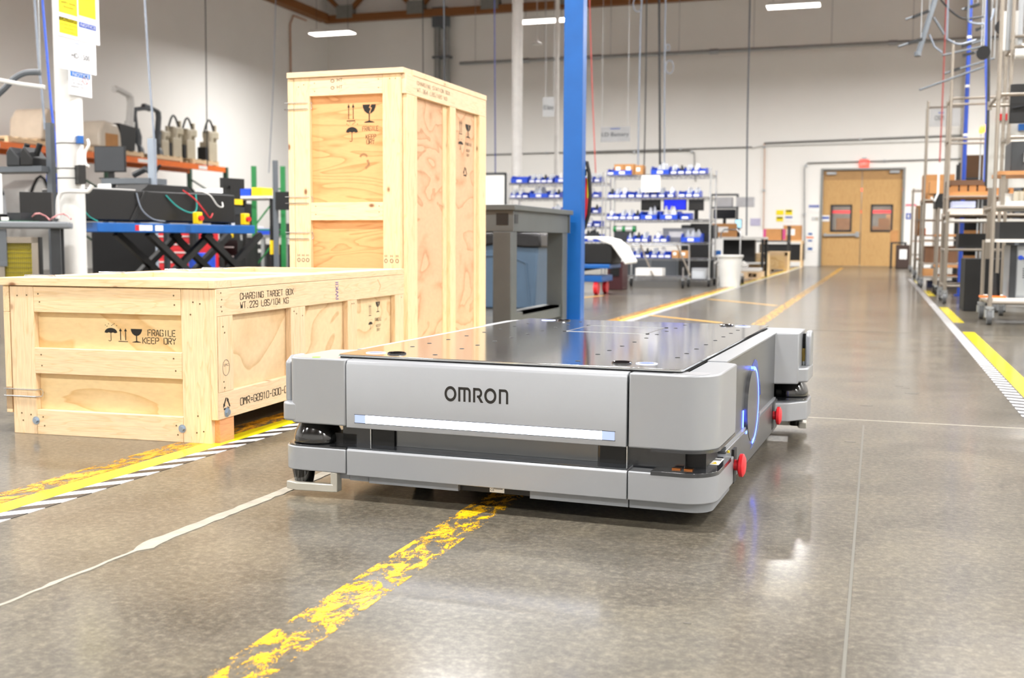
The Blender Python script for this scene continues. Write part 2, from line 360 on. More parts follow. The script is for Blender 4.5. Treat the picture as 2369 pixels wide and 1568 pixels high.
# ================================================================== THE SETTING
XL, YB, XR, YF = -17.25, 33.15, 9.8, -8.0
HW = 9.3
floor = struct('floor', MB().box(XL-.3, XR+.3, YF-.3, YB+.3, -.2, 0), concrete(), smooth=False)
wallm = mat('painted_wall', '#f3f2ee', .75, var=.02, scale=.7)
# back wall with a real opening for the double door
DX0, DX1, DZ = -1.56, .60, 2.72
bw = MB().box(XL-.3, DX0, YB, YB+.25, 0, HW).box(DX1, XR+.3, YB, YB+.25, 0, HW).box(DX0, DX1, YB, YB+.25, DZ, HW)
struct('wall_back', bw, wallm, smooth=False)
struct('wall_left', MB().box(XL-.25, XL, YF, YB, 0, HW), wallm, smooth=False)
struct('wall_right', MB().box(XR, XR+.25, YF, YB, 0, HW), wallm, smooth=False)
struct('wall_front', MB().box(XL, XR, YF-.25, YF, 0, HW), wallm, smooth=False)
struct('ceiling', MB().box(XL-.3, XR+.3, YF-.3, YB+.3, HW, HW+.2), mat('roof_deck', '#6b2a1c', .8), smooth=False)
# pilaster corner seen behind the racks
struct('trim_1', MB().box(2.1, 2.45, YB-.35, YB, 0, HW), wallm, smooth=False)
# roof truss of timber chords and steel gusset plates along the back wall and along the left wall
glulam = pine(0, '#8a5a2c', '_dark'); glulam_y = pine(1, '#8a5a2c', '_dark')
t = thing('roof_truss', 'brown timber roof truss along the top of the back wall with grey gusset plates', 'roof truss', (0, YB-.35, 7.62))
MB().box(XL+.1, -3, -.12, .12, 0, .22).build('bottom_chord', glulam, t)
MB().box(XL+.1, -3, -.12, .12, 1.3, 1.5).build('top_chord', glulam, t)
gus = mat('gusset_steel', '#8b8d88', .6, .3)
for i in range(5):
    x = -16.4+i*2.45
    MB().beam((x, 0, .2), (x+1.2, 0, 1.35), .13).build('diagonal', glulam, t)
    MB().beam((x, 0, .2), (x-1.2, 0, 1.35), .13).build('diagonal', glulam, t)
    MB().box(x-.28, x+.28, -.15, .15, .1, .5).build('gusset_plate', gus, t)
t = thing('roof_ledger', 'brown timber roof ledger running along the top of the left wall', 'roof beam', (XL+.18, 14, 7.62))
MB().box(-.15, .15, -20, 18.6, 0, .25).build('ledger', glulam_y, t)
for z, y in ((8.0, 24), (8.0, 26.6), (8.0, 29.2)):
    o = MB().box(-14, 5, -.07, .07, 0, .35).build('roof_joist', glulam, None, (-3.2, y, 8.3)); tag(o, {24: 'timber roof joist nearest the camera of the three under the red-brown roof', 26.6: 'middle timber roof joist of the three under the red-brown roof', 29.2: 'timber roof joist nearest the back wall of the three under the roof'}[y], 'roof joist')
# ------------------------------------------------------------------ double door
oak = plywood('door_oak', '#c79f66', '#bb9159', (3, 3, .5), 3, 5)
frame_m = mat('door_frame_grey', '#8b8d8a', .5)
glassm = mat('window_glass', '#f2f6f7', .01, 0, trans=1.0)
struct('trim_2', MB().box(DX0-.06, DX0, YB-.03, YB+.2, 0, DZ+.05).box(DX1, DX1+.06, YB-.03, YB+.2, 0, DZ+.05).box(DX0, DX1, YB-.03, YB+.2, DZ, DZ+.05), frame_m, smooth=False)
xm = -.495
def leaf(name, x0, x1, wx0, wx1):
    y0, y1 = YB+.06, YB+.11
    wz0, wz1 = 1.0, 1.73
    d = MB().box(x0, wx0, y0, y1, .012, DZ-.01).box(wx1, x1, y0, y1, .012, DZ-.01).box(wx0, wx1, y0, y1, .012, wz0).box(wx0, wx1, y0, y1, wz1, DZ-.01)
    o = struct(name, d, oak, smooth=False)
    f = MB().box(wx0-.02, wx0+.03, y0-.02, y1, wz0-.02, wz1+.02).box(wx1-.03, wx1+.02, y0-.02, y1, wz0-.02, wz1+.02).box(wx0, wx1, y0-.02, y1, wz0-.02, wz0+.03).box(wx0, wx1, y0-.02, y1, wz1-.03, wz1+.02)
    f.build('window_frame', dgrey, o); MB().box(wx0+.02, wx1-.02, y0+.02, y0+.026, wz0+.02, wz1-.02).build('glass_pane', glassm, o)
    MB().box(x0, x1, y0-.006, y0, DZ-.27, DZ-.012).build('top_band', mat('door_band', '#a98250', .5), o, label='darker brown band across the top')
    return o
d1 = leaf('door_1', DX0+.01, xm-.012, -1.31, -.76); d2 = leaf('door_2', xm+.012, DX1-.01, -.21, .34)
MB().box(-1.46, -1.2, YB-.03, YB+.055, 2.6, 2.67).build('door_closer', steel, d1); MB().box(.24, .5, YB-.03, YB+.055, 2.62, 2.69).build('door_closer', steel, d2)
pb = MB().beam((-1.47, YB-.0, .88), (-.6, YB-.0, .9), .05, .06); pb.box(-.63, -.53, YB-.02, YB+.055, .83, .98).box(-1.5, -1.42, YB-.02, YB+.055, .85, .93)
pb.build('panic_bar', steel, d1)
# the lit store room behind the door panes
struct('wall_beyond', MB().box(-2.2, 1.4, YB+2.6, YB+2.7, 0, 3), mat('store_wall', '#7c7368', .8), smooth=False)
struct('floor_beyond', MB().box(-2.2, 1.4, YB+.3, YB+2.6, -.2, 0), mat('store_floor', '#77746c', .6), smooth=False)
struct('wall_beyond_left', MB().box(-2.3, -2.2, YB+.3, YB+2.6, 0, 3), mat('store_wall', '#7c7368', .8), smooth=False)
struct('wall_beyond_right', MB().box(1.4, 1.5, YB+.3, YB+2.6, 0, 3), mat('store_wall', '#7c7368', .8), smooth=False)
store_light = bpy.data.lights.new('store_light', 'AREA'); store_light.energy = 160; store_light.size = .8
for i_, (bx0, bz0, w0, h0, q) in enumerate(((-1.25, 0, .5, .62, 'brown carton lowest behind the left door pane'), (-1.22, .625, .44, .4, 'brown carton second of the pile behind the left door pane'), (-1.2, 1.03, .42, .35, 'brown carton on top of the pile behind the left door pane'), (-.3, 0, .55, 1.15, 'large brown carton behind the right door pane'), (-.02, 1.155, .3, .22, 'small brown carton on the large one behind the right door pane'), (.2, 0, .35, 1.5, 'tall pale carton at right behind the right door pane'))):
    tag(MB().box(0, w0, 0, .35, 0, h0).build('cardboard_box', card, None, (bx0, YB+(1.0 if i_ < 5 else 1.5)+.0, bz0+.001)), q, 'box')
t = thing('storage_rack', 'red beam storage rack in the room behind the door panes', 'rack', (-.4, YB+1.95, 0))
for x in (-1.5, 1.5): MB().box(x-.04, x+.04, 0, .08, 0, 2.6).build('upright', dgrey, t)
for z in (1.55, 2.2): MB().box(-1.46, 1.46, 0, .08, z, z+.09).build('load_beam', redp, t)
sl = bpy.data.objects.new('store_light', store_light); sl.location = (-.4, YB+1.2, 2.85); COL.objects.link(sl)
# ------------------------------------------------------------------ ceiling fixtures: shade, glowing panel, rods, and their own lamp
glow = mat('lamp_panel', '#ffffff', .5, emit=10, ecol='#fff8ee')
first = None
lampdata = bpy.data.lights.new('fixture_lamp', 'AREA'); lampdata.shape = 'RECTANGLE'; lampdata.size = 1.15; lampdata.size_y = .32
lampdata.energy = LIGHT_W; lampdata.color = (1, .985, .965); lampdata.spread = math.radians(172)
ORD = ['row nearest the back wall', 'second row from the back wall', 'third row from the back wall', 'fourth row from the back wall', 'row furthest from the back wall']
NTHL = ['leftmost', 'second from left', 'third from left', 'fourth from left', 'fifth from left']
for j, y in enumerate(LIGHT_YS):
    for i, x in enumerate(LIGHT_XS[j]):
        lab = 'hanging ceiling light, '+NTHL[i]+' in the '+ORD[j]
        if first is None:
            t = thing('ceiling_light', lab, 'ceiling light', (x, y, 5.98), 0, 'hanging ceiling lights')
            MB().prism([(-.6, .02), (.6, .02), (.52, .1), (-.52, .1)], -.2, .2, 1).build('housing', white, t, bevel=.01)
            MB().box(-.58, .58, -.19, .19, .0, .02).build('light_panel', glow, t, bevel=.008)
            for sx in (-.45, .45): MB().cyl((sx, 0, .1), (sx, 0, HW-5.98), .005, 6).build('hanging_rod', dgrey, t)
            first = t
        else: t = dup(first, (x, y, 5.98), 0, lab)
        own = {(0, 2): .2, (0, 1): .4, (0, 0): 1.4, (0, 3): 1.8, (0, 4): 1.6}.get((j, i), 1.0)
        ldj = lampdata.copy(); ldj.energy = LIGHT_W*LIGHT_GAIN[j]*own
        lo = bpy.data.objects.new('fixture_lamp', ldj); COL.objects.link(lo); lo.parent = t; lo.location = (0, 0, -.015)
# ------------------------------------------------------------------ floor markings (thin tape and paint on the concrete)
tapem = mat('yellow_tape', '#f0dc1e', .22, coat=.3)
worny = worn('worn_yellow_paint', '#eeb518', None, .525, 24, (1, .6, 1)); wornb = worn('worn_yellow_edge_paint', '#d99a1c', None, .51, 24, (1, .5, 1))
zeb = stripes('zebra_tape', '#f2f2f2', '#2a2a2c', .115, 1, -10.0); zeb2 = stripes('zebra_tape_fine', '#e6e6e6', '#34363a', .1, 1, 4.3)
def strip_on_floor(name, x0, x1, y0, y1, m, label, cat, h=.0012, group=None):
    o = MB().box(-(x1-x0)/2, (x1-x0)/2, 0, y1-y0, .0001, h).build(name, m, None, ((x0+x1)/2, y0, 0), smooth=False); return tag(o, label, cat, group)
strip_on_floor('floor_line', -.955, -.855, .3, 31, worny, 'worn yellow painted line running under the silver robot down the aisle', 'floor line', .0008)
strip_on_floor('floor_line', -2.155, -2.062, -1, 32, wornb, 'worn orange-yellow painted line beside the left yellow tape', 'floor line', .0008)
strip_on_floor('floor_tape', -2.062, -1.992, -1, 32, tapem, 'long bright yellow floor tape along the left lane, beside the low crate', 'floor tape')
strip_on_floor('striped_tape', -1.992, -1.93, -1, 32, zeb, 'black and white striped tape along the left yellow tape', 'floor tape')
strip_on_floor('striped_tape', .545, .61, .5, 22, zeb2, 'fine black and white striped tape along the right lane', 'floor tape')
for a, b, q in ((1.0, 8.95, 'long bright yellow tape strip on the right floor, nearest the camera'), (10.0, 12.35, 'short yellow tape strip by the front wheels of the second tube cart'), (14.9, 16.6, 'small yellow tape piece behind the short strip on the right floor'), (19.5, 21, 'farthest yellow tape piece on the right lane')):
    strip_on_floor('floor_tape', .618, .705, a, b, tapem, q, 'floor tape')
def slanted(name, pa, pb, w, m, label):
    a, b = on_z(*pa), on_z(*pb); d = b-a; L = d.length
    o = MB().box(0, L, -w/2, w/2, .0014, .002).build(name, m, None, (a.x, a.y, 0), math.atan2(d.y, d.x), smooth=False); tag(o, label, 'floor line')
thiny = mat('faded_yellow_line', '#d8a84a', .4)
slanted('floor_line', (1640, 692), (1796, 707), .06, thiny, 'thin faded yellow cross line on the floor between the two lanes, farther one')
slanted('floor_line', (1500, 729), (1668, 747), .06, thiny, 'thin faded yellow cross line just behind the robot deck, nearer one')
slanted('floor_line', (1230, 700), (1395, 684), .05, thiny, 'thin orange-yellow line on the floor under the left wire rack')
# cracked joint filled with pale sealant
random.seed(3)
pts = []; y = .6
while y < 3.2:
    w = .0035+.002*random.random() if y < 2.0 else .014+.005*random.random()
    if 1.98 < y < 2.06: w = .021
    if 1.70 < y < 1.74: w = .008
    pts.append((-1.475+.012*math.sin(y*3)+random.uniform(-.002, .002)-(.008 if y > 2 else 0), y, w)); y += .03
poly = [(x-w, y) for x, y, w in pts]+[(x+w*random.uniform(.8, 1.1), y) for x, y, w in reversed(pts)]
mb = MB(); n = len(pts)
for i in range(n-1):
    a, b = pts[i], pts[i+1]; mb.prism([(a[0]-a[2], a[1]), (a[0]+a[2], a[1]), (b[0]+b[2], b[1]), (b[0]-b[2], b[1])], .0001, .0016)
tag(mb.build('joint_sealant', mat('pale_sealant', '#8f8a7d', .6, var=.15, scale=30), smooth=False), 'pale ragged strip of joint filler on the floor left of the robot', 'floor crack filler')
jm = mat('saw_cut_joint', '#5a584f', .6)
for i, (x0, y0, x1, y1, w, q) in enumerate(((-.03, -2, -.03, 4.2, .006, 'dark saw-cut joint running down the floor right of the robot'), (-1.0, 4.32, 6, 4.32, .005, 'thin straight floor joint crossing the right aisle behind the robot'), (-2.33, 5, -2.33, 30, .01, 'faint floor joint beside the left yellow lane'), (-6, 8.7, 8, 8.7, .008, 'floor joint crossing the aisle level with the grey workbench'))):
    o = MB().beam((x0, y0, .0006), (x1, y1, .0006), w, .001).build('floor_joint', jm if i != 1 else mat('pale_joint', '#b7b2a4', .6), smooth=False); tag(o, q, 'floor joint')
sc = MB()
for k, (px, py, w) in enumerate(((2110, 910, .05), (2005, 938, .04), (1590, 1442, .012), (2030, 790, .1), (1985, 882, .04), (2080, 893, .03), (1967, 1022, .03), (2095, 898, .03))):
    p = on_z(px, py); sc.prism([(p.x+a, p.y+b) for a, b in arc(0, 0, w*.6, 0, 330, 9, w*.22)], .0002, .0007)
tag(sc.build('floor_scuff', mat('scuff_grey', '#4f4c45', .5), smooth=False), 'small dark scuffs and chips scattered over the right aisle floor', 'scuff mark')['kind'] = 'stuff'
# ================================================================== THE MOBILE ROBOT
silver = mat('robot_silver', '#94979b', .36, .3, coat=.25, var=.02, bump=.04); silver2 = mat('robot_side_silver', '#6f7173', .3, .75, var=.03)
deck = mat('deck_plate_metal', '#c3c6ca', .09, .95, var=.03, scale=3); skirtm = mat('robot_skirt_grey', '#7d8084', .4, .3)
smoked = mat('smoked_plastic', '#2c2e31', .12, 0, coat=.5)
led = mat('white_light_strip', '#e8efff', .4, emit=5.5, ecol='#dfe8ff'); ledend = mat('dim_strip_end', '#9fb0d8', .4, emit=.35, ecol='#a9bdf2')
ledb = mat('blue_light', '#3a55ff', .4, emit=9, ecol='#4a62ff')
rb = thing('mobile_robot', 'large low silver mobile robot with flat metal deck and glowing front light strip', 'robot', (-1.3111, 2.5538, 0), -.0401)
CX, CYR = .448, .7355   # centre of the body: corners repeat turned by half a turn
def turned(p): return (2*CX-p[0], 2*CYR-p[1])+tuple(p[2:])
def prism_t(mb, poly, z0, z1, turn=False):
    return mb.prism([turned(p) for p in poly] if turn else poly, z0, z1)
MB().box(.0, .9, .03, 1.44, .05, .345).build('chassis', smoked, rb)
# deck
MB().prism(rpoly([(0, 0, .012), (.896, 0, .012), (.896, 1.471, .012), (0, 1.471, .012)], 2), .3645, .37).build('deck_plate', deck, rb, bevel=.0008)
MB().prism(rpoly([(.004, .004, .01), (.892, .004, .01), (.892, 1.467, .01), (.004, 1.467, .01)], 2), .356, .3645).build('deck_gasket', rubber, rb)
plate = rb.children[-2]
hole = None
for x in (.09, .238, .62, .829):
    for y in (.085, .26, .372, .505, .645, .79, .93, 1.07, 1.21, 1.36):
        if (x, y) in ((.09, .085), (.829, .085), (.09, 1.36), (.829, 1.36)): continue
        if hole is None:
            hole = MB().cyl((0, 0, 0), (0, 0, .0008), .0045, 12).build('mounting_hole', black, plate, (x, y, .3702)); MB().cyl((0, 0, 0), (0, 0, .0006), .0065, 16).build('hole_rim', dgrey, hole, (0, 0, -.0001))
        else: dup(hole, (x, y, .3702), parent=plate)
pn = MB().box(.318, .582, .938, .942, .3701, .3712).box(.318, .582, 1.208, 1.212, .3701, .3708).box(.316, .319, .94, 1.21, .3701, .3708).box(.581, .584, .94, 1.21, .3701, .3708)
pn.build('hatch_seam', chrome, plate, label='bright seam of the square hatch in the deck')
for x, y in ((.312, .938), (.588, .938), (.312, 1.212), (.588, 1.212)): MB().cyl((x, y, .3701), (x, y, .3716), .006, 12).build('hatch_screw', black, plate)
for x, y, sx in ((.732, .08, 1), (.137, .069, -1), (.164, 1.39, -1), (.76, 1.4, 1)):
    MB().tube([(x+.022*math.cos(a*PI/8), y+.022*math.sin(a*PI/8), .3712) for a in range(16)], .003, 6, True).build('lifting_eye', blackg, plate)
for x, y in ((.790, .092), (.078, .067), (.105, 1.39), (.818, 1.385)):
    b_ = MB().cyl((x, y, .3701), (x, y, .3712), .026, 24).build('round_button', mat('button_white', '#c9d2f2', .4, emit=.5, ecol='#9fb0ff'), plate)
    MB().flat([disc(0, 0, .019, 20)], (x, y, .3713), X_, Y_, Z_, .0004).build('button_symbol', mat('button_blue', '#5364d8', .4), b_)
# front panel with the light strip let into it
def zpanel(mb, x0, x1, y0, y1, z0, z1): return mb.box(x0, x1, y0, y1, z0, z1)
fp = MB().prism([(-.03, .187), (-.03, .348), (-.025, .357), (-.012, .3605), (.034, .361), (.034, .187)], .0425, .774, 0)
front = fp.build('front_panel', silver, rb, bevel=.002)
ls = MB().box(.098, .716, -.0316, -.0298, .2015, .2215).build('light_strip', led, front); 
for a_ in (.068, .716): MB().box(a_, a_+.03, -.0314, -.0298, .2015, .2215).build('light_strip_end', ledend, front, label='dim end of the light strip')
fr = MB().box(.066, .748, -.0307, -.0298, .2, .2015).box(.066, .748, -.0307, -.0298, .2215, .2228); fr.build('strip_surround', dgrey, front)
rp_ = MB().prism([(1.501, .187), (1.501, .348), (1.496, .357), (1.483, .3605), (1.437, .361), (1.437, .187)], .122, .853, 0).build('rear_panel', silver, rb, bevel=.002)
# lettering on the front: drawn strokes  O m R O n
def ring(cx, cy, ro, ri, n=40):
    out = []
    for i in range(n):
        a, b = 2*PI*i/n, 2*PI*(i+1)/n
        out.append([(cx+ri*math.cos(a), cy+ri*math.sin(a)), (cx+ro*math.cos(a), cy+ro*math.sin(a)), (cx+ro*math.cos(b), cy+ro*math.sin(b)), (cx+ri*math.cos(b), cy+ri*math.sin(b))])
    return out
def arcband(cx, cy, ro, ri, a0, a1, n=14):
    out = []
    for i in range(n):
        a, b = math.radians(a0+(a1-a0)*i/n), math.radians(a0+(a1-a0)*(i+1)/n)
        out.append([(cx+ri*math.cos(a), cy+ri*math.sin(a)), (cx+ro*math.cos(a), cy+ro*math.sin(a)), (cx+ro*math.cos(b), cy+ro*math.sin(b)), (cx+ri*math.cos(b), cy+ri*math.sin(b))])
    return out
w_ = .18; H_ = 1.0     # letter height 1
def R4(x0, x1, y0, y1): return [(x0, y0), (x1, y0), (x1, y1), (x0, y1)]
lg = []
lg += ring(.5, .5, .53, .33)
mx = 1.2; lg += [R4(mx, mx+w_, 0, 1), R4(mx+.46, mx+.46+w_, 0, .83), R4(mx+.92, mx+.92+w_, 0, .68), R4(mx+.1, mx+.78, 1-w_, 1)]+arcband(mx+.78, .68, .32, .32-w_, 0, 90)
rx_ = 2.52; lg += [R4(rx_, rx_+w_, 0, 1), R4(rx_+.1, rx_+.45, 1-w_, 1), R4(rx_+.34, rx_+.5, .33, .33+w_-.02)]+arcband(rx_+.45, .655, .345, .165, -90, 90)+[[(rx_+.36, .42), (rx_+.58, .42), (rx_+.9, 0), (rx_+.66, 0)]]
lg += ring(4.03, .5, .53, .33)
nx_ = 4.78; lg += [R4(nx_, nx_+w_, 0, 1), R4(nx_+.1, nx_+.5, 1-w_, 1), R4(nx_+.8-w_, nx_+.8, 0, .7)]+arcband(nx_+.5, .7, .3, .3-w_, 0, 90)
k = .166/5.6
MB().flat([[((a)*k, b*.0355) for a, b in p] for p in lg], (.3165, -.03, .271), X_, Z_, NY, .0006).build('logo_lettering', ink, front, label='black OMRON lettering')
# corner covers: front right and rear left are plain rounded, front left and rear right carry scanners
def plain_corner(turn):
    tn = 'rear' if turn else 'front'
    out = rpoly([(.7785, -.03, 0), (.978, -.03, .075), (.978, .262, 0), (.948, .286, 0), (.90, .286, 0), (.90, .02, 0), (.7785, .02, 0)], 12)
    c = prism_t(MB(), out, .187, .3605, turn).build('corner_cover', silver, rb, bevel=.004)
    inn = rpoly([(.832, -.0308, 0), (.9788, -.0308, .075), (.9788, .26, 0), (.90, .26, 0), (.90, -.01, 0), (.832, -.01, 0)], 12)
    prism_t(MB(), inn, .1815, .1885, turn).build('cover_underside', smoked, c)
    lidp = rpoly([(.872, -.016, .004), (.955, -.016, .03), (.955, .04, .01), (.885, .04, .01)], 4)
    prism_t(MB(), lidp, .3605, .3612, turn).build('cover_inlay', mat('inlay_silver', '#98999c', .35, .3), c)
    b = prism_t(MB(), rpoly([(.7785, -.03, 0), (.978, -.03, .075), (.978, .285, 0), (.90, .285, 0), (.90, .02, 0), (.7785, .02, 0)], 12), .064, .132, turn).build('corner_bumper', silver, rb, bevel=.003)
    prism_t(MB(), rpoly([(.832, -.0308, 0), (.9788, -.0308, .075), (.9788, .2, 0), (.84, .2, 0)], 12), .1265, .1365, turn).build('bumper_top_rim', smoked, b, bevel=.001)
    prism_t(MB(), rpoly([(.7785, -.01, 0), (.966, -.01, .05), (.966, .26, 0), (.7785, .26, 0)], 8), .042, .064, turn).build('corner_skirt', skirtm, rb)
    prism_t(MB(), [(.872, .05), (.945, .05), (.945, .2), (.872, .2)], .1365, .187, turn).build('sensor_block', black, rb)
    for x in (.874, .902): prism_t(MB(), R4(x, x+.02, .006, .02), .1366, .1395, turn).build('charging_contact', mat('copper', '#b8713c', .3, 1), b)
    return c, b
fcc, fcb = plain_corner(False); plain_corner(True)
dec = MB().flat([R4(0, .041, 0, .082)], (.925, .094, .1366), X_, Y_, Z_, .0006).build('warning_decal', paper, fcb)
dz = (.925, .094, .1373)
MB().flat([R4(.003, .015, .05, .076)], dz, X_, Y_, Z_, .0005).build('decal_red_field', mat('dull_red', '#8c3b32', .5), dec)
MB().flat([[(.022, .008), (.036, .008), (.029, .034)]], dz, X_, Y_, Z_, .0005).build('decal_triangle', yel, dec)
MB().flat([R4(.019, .038, .05+q*.009, .054+q*.009) for q in range(3)], dz, X_, Y_, Z_, .0005).build('decal_text', ink, dec)
MB().flat(strip(arc(.01, .022, .007, 0, 360, 14, .011), .0016), dz, X_, Y_, Z_, .0005).build('decal_ring', redp, dec)
def scanner_corner(turn):
    up = rpoly([(.0405, -.03, 0), (.0405, .02, 0), (0, .02, 0), (0, .23, 0), (-.124, .19, 0), (-.124, -.03, .02)], 6)
    c = prism_t(MB(), up, .19, .3605, turn).build('corner_cover', silver, rb, bevel=.004)
    low = rpoly([(-.10, -.03, 0), (-.10, .19, 0), (-.154, .16, .02), (-.154, -.03, .03)], 8)
    prism_t(MB(), low, .194, .243, turn).build('cover_shoulder', silver, c, bevel=.006)
    # outer fin with a sloping top, standing clear of the cover
    fin = MB(); x0, x1 = -.154, -.135
    ys = [(-.0, .24), (-.0, .345), (.025, .36), (.075, .36), (.09, .345), (.09, .24)]
    if turn: fin.prism([(2*CYR-a, b) for a, b in ys], 2*CX-x0, 2*CX-x1, 0)
    else: fin.prism(ys, x0, x1, 0)
    fin.build('cover_fin', silver, c, bevel=.006)
    q = (-.128, .05); q = turned(q) if turn else q
    MB().cyl((q[0], q[1], .243), (q[0], q[1], .255), .016).build('sensor_base', steel, rb)
    MB().cyl((q[0], q[1], .255), (q[0], q[1], .30), .019).build('sensor_lens', mat('amber_lens', '#a98a1a', .15, coat=.5), rb, label='amber sensor lens')
    MB().cyl((q[0], q[1], .30), (q[0], q[1], .35), .013).build('sensor_cap', black, rb)
    b = prism_t(MB(), rpoly([(.0395, -.03, 0), (.0395, .02, 0), (0, .02, 0), (0, .26, 0), (-.10, .22, .03), (-.152, .15, .03), (-.152, -.03, .05)], 10), .067, .129, turn).build('corner_bumper', silver, rb, bevel=.003)
    prism_t(MB(), rpoly([(.0385, -.026, 0), (.0385, .2, 0), (-.09, .19, .03), (-.147, .13, .03), (-.147, -.026, .045)], 10), .129, .1335, turn).build('bumper_top', smoked, b, bevel=.001)
    dc = (-.082, .045); dc = turned(dc) if turn else dc
    MB().lathe([(.055, .1335), (.063, .136), (.0635, .148), (.060, .162), (.053, .176), (.045, .193)], (dc[0], dc[1], 0), 40, 1, 1).build('laser_scanner', blackg, rb)
    blk = (-.04, .05); p = [(-.03, .03), (.04, .03), (.04, .09), (-.03, .09)]
    prism_t(MB(), p, .1335, .16, turn).build('scanner_mount', black, rb)
    cn = (-.10, .0); cn = turned(cn) if turn else cn
    MB().lathe([(.021, .022), (.024, .03), (.031, .067)], (cn[0], cn[1], 0), 24).build('sensor_cone', blackg, rb, label='black cone under the corner bumper')
    g = MB()
    gp = [(-.135, -.03), (-.1, -.042), (.0, -.03), (.012, -.02), (.0, -.01), (-.1, -.022), (-.115, .03), (-.14, .03)]
    prism_t(g, gp, .016, .036, turn); prism_t(g, [(-.005, -.03), (.012, -.026), (.012, .0), (-.005, .0)], .016, .067, turn)
    g.build('sensor_guard', mat('guard_grey', '#b4b1a6', .35, .4), rb, bevel=.002, label='pale metal guard around the cone')
    prism_t(MB(), [(.0, -.01), (.04, -.01), (.04, .2), (.0, .2)], .05, .067, turn).build('corner_skirt', skirtm, rb)
    return c, b
sc_c, _ = scanner_corner(False); scanner_corner(True)
MB().cyl((-.055, -.008, .3605), (-.055, -.008, .3612), .011, 20).build('status_light', mat('green_status', '#63d020', .4, emit=1.2), sc_c, label='small green status light')
MB().box(-.1548, -.152, .0, .012, .21, .222).build('side_socket', black, sc_c)
# gap behind the light strip, middle bumper, skirt
MB().box(.0, .9, .06, .075, .13, .19).build('recess_wall', smoked, rb)
gp = MB().box(.155, .69, .028, .06, .137, .187).build('recess_panel', silver2, rb)
for a_ in (.09, .697): MB().box(a_, a_+.063, .02, .06, .1365, .187).build('recess_pad', black, gp)
for a_ in (.085, .762): MB().box(a_, a_+.0025, .019, .03, .1365, .187).build('recess_slit', chrome, gp)
bm = MB().prism([(-.03, .064), (-.03, .128), (-.026, .1325), (.0, .135), (.05, .136), (.05, .064)], .0425, .776, 0).build('front_bumper', silver, rb, bevel=.002)
MB().box(.0435, .775, -.0255, .052, .1335, .1365).build('bumper_top_plate', mat('bumper_top_gap_reflection', '#4c5158', .14, .5), bm)  # silver bumper's top: reflection of the dark gap is put into this darker colour
MB().prism([(1.501, .064), (1.501, .128), (1.497, .1325), (1.471, .135), (1.421, .136), (1.421, .064)], .12, .8535, 0).build('rear_bumper', silver, rb, bevel=.002)
MB().box(.042, .096, -.012, .05, .048, .064).build('lower_skirt', skirtm, rb); MB().box(.098, .345, -.014, .05, .045, .064).build('lower_skirt', skirtm, rb); MB().box(.533, .776, -.014, .05, .043, .064).build('lower_skirt', skirtm, rb)
MB().box(.345, .533, .0, .05, .045, .064).build('skirt_gap', black, rb)
ce = MB().box(.424, .462, -.002, .0, .047, .063).build('rating_label', paper, rb)
text('label_print', 'CE', (.426, -.002, .05), X_, Z_, NY, .01, .006, ink, ce, .0004); MB().flat([R4(.01, .034, .008+q*.002, .009+q*.002) for q in range(3)], (.424, -.002, .047), X_, Z_, NY, .0004).build('label_print', ink, ce)
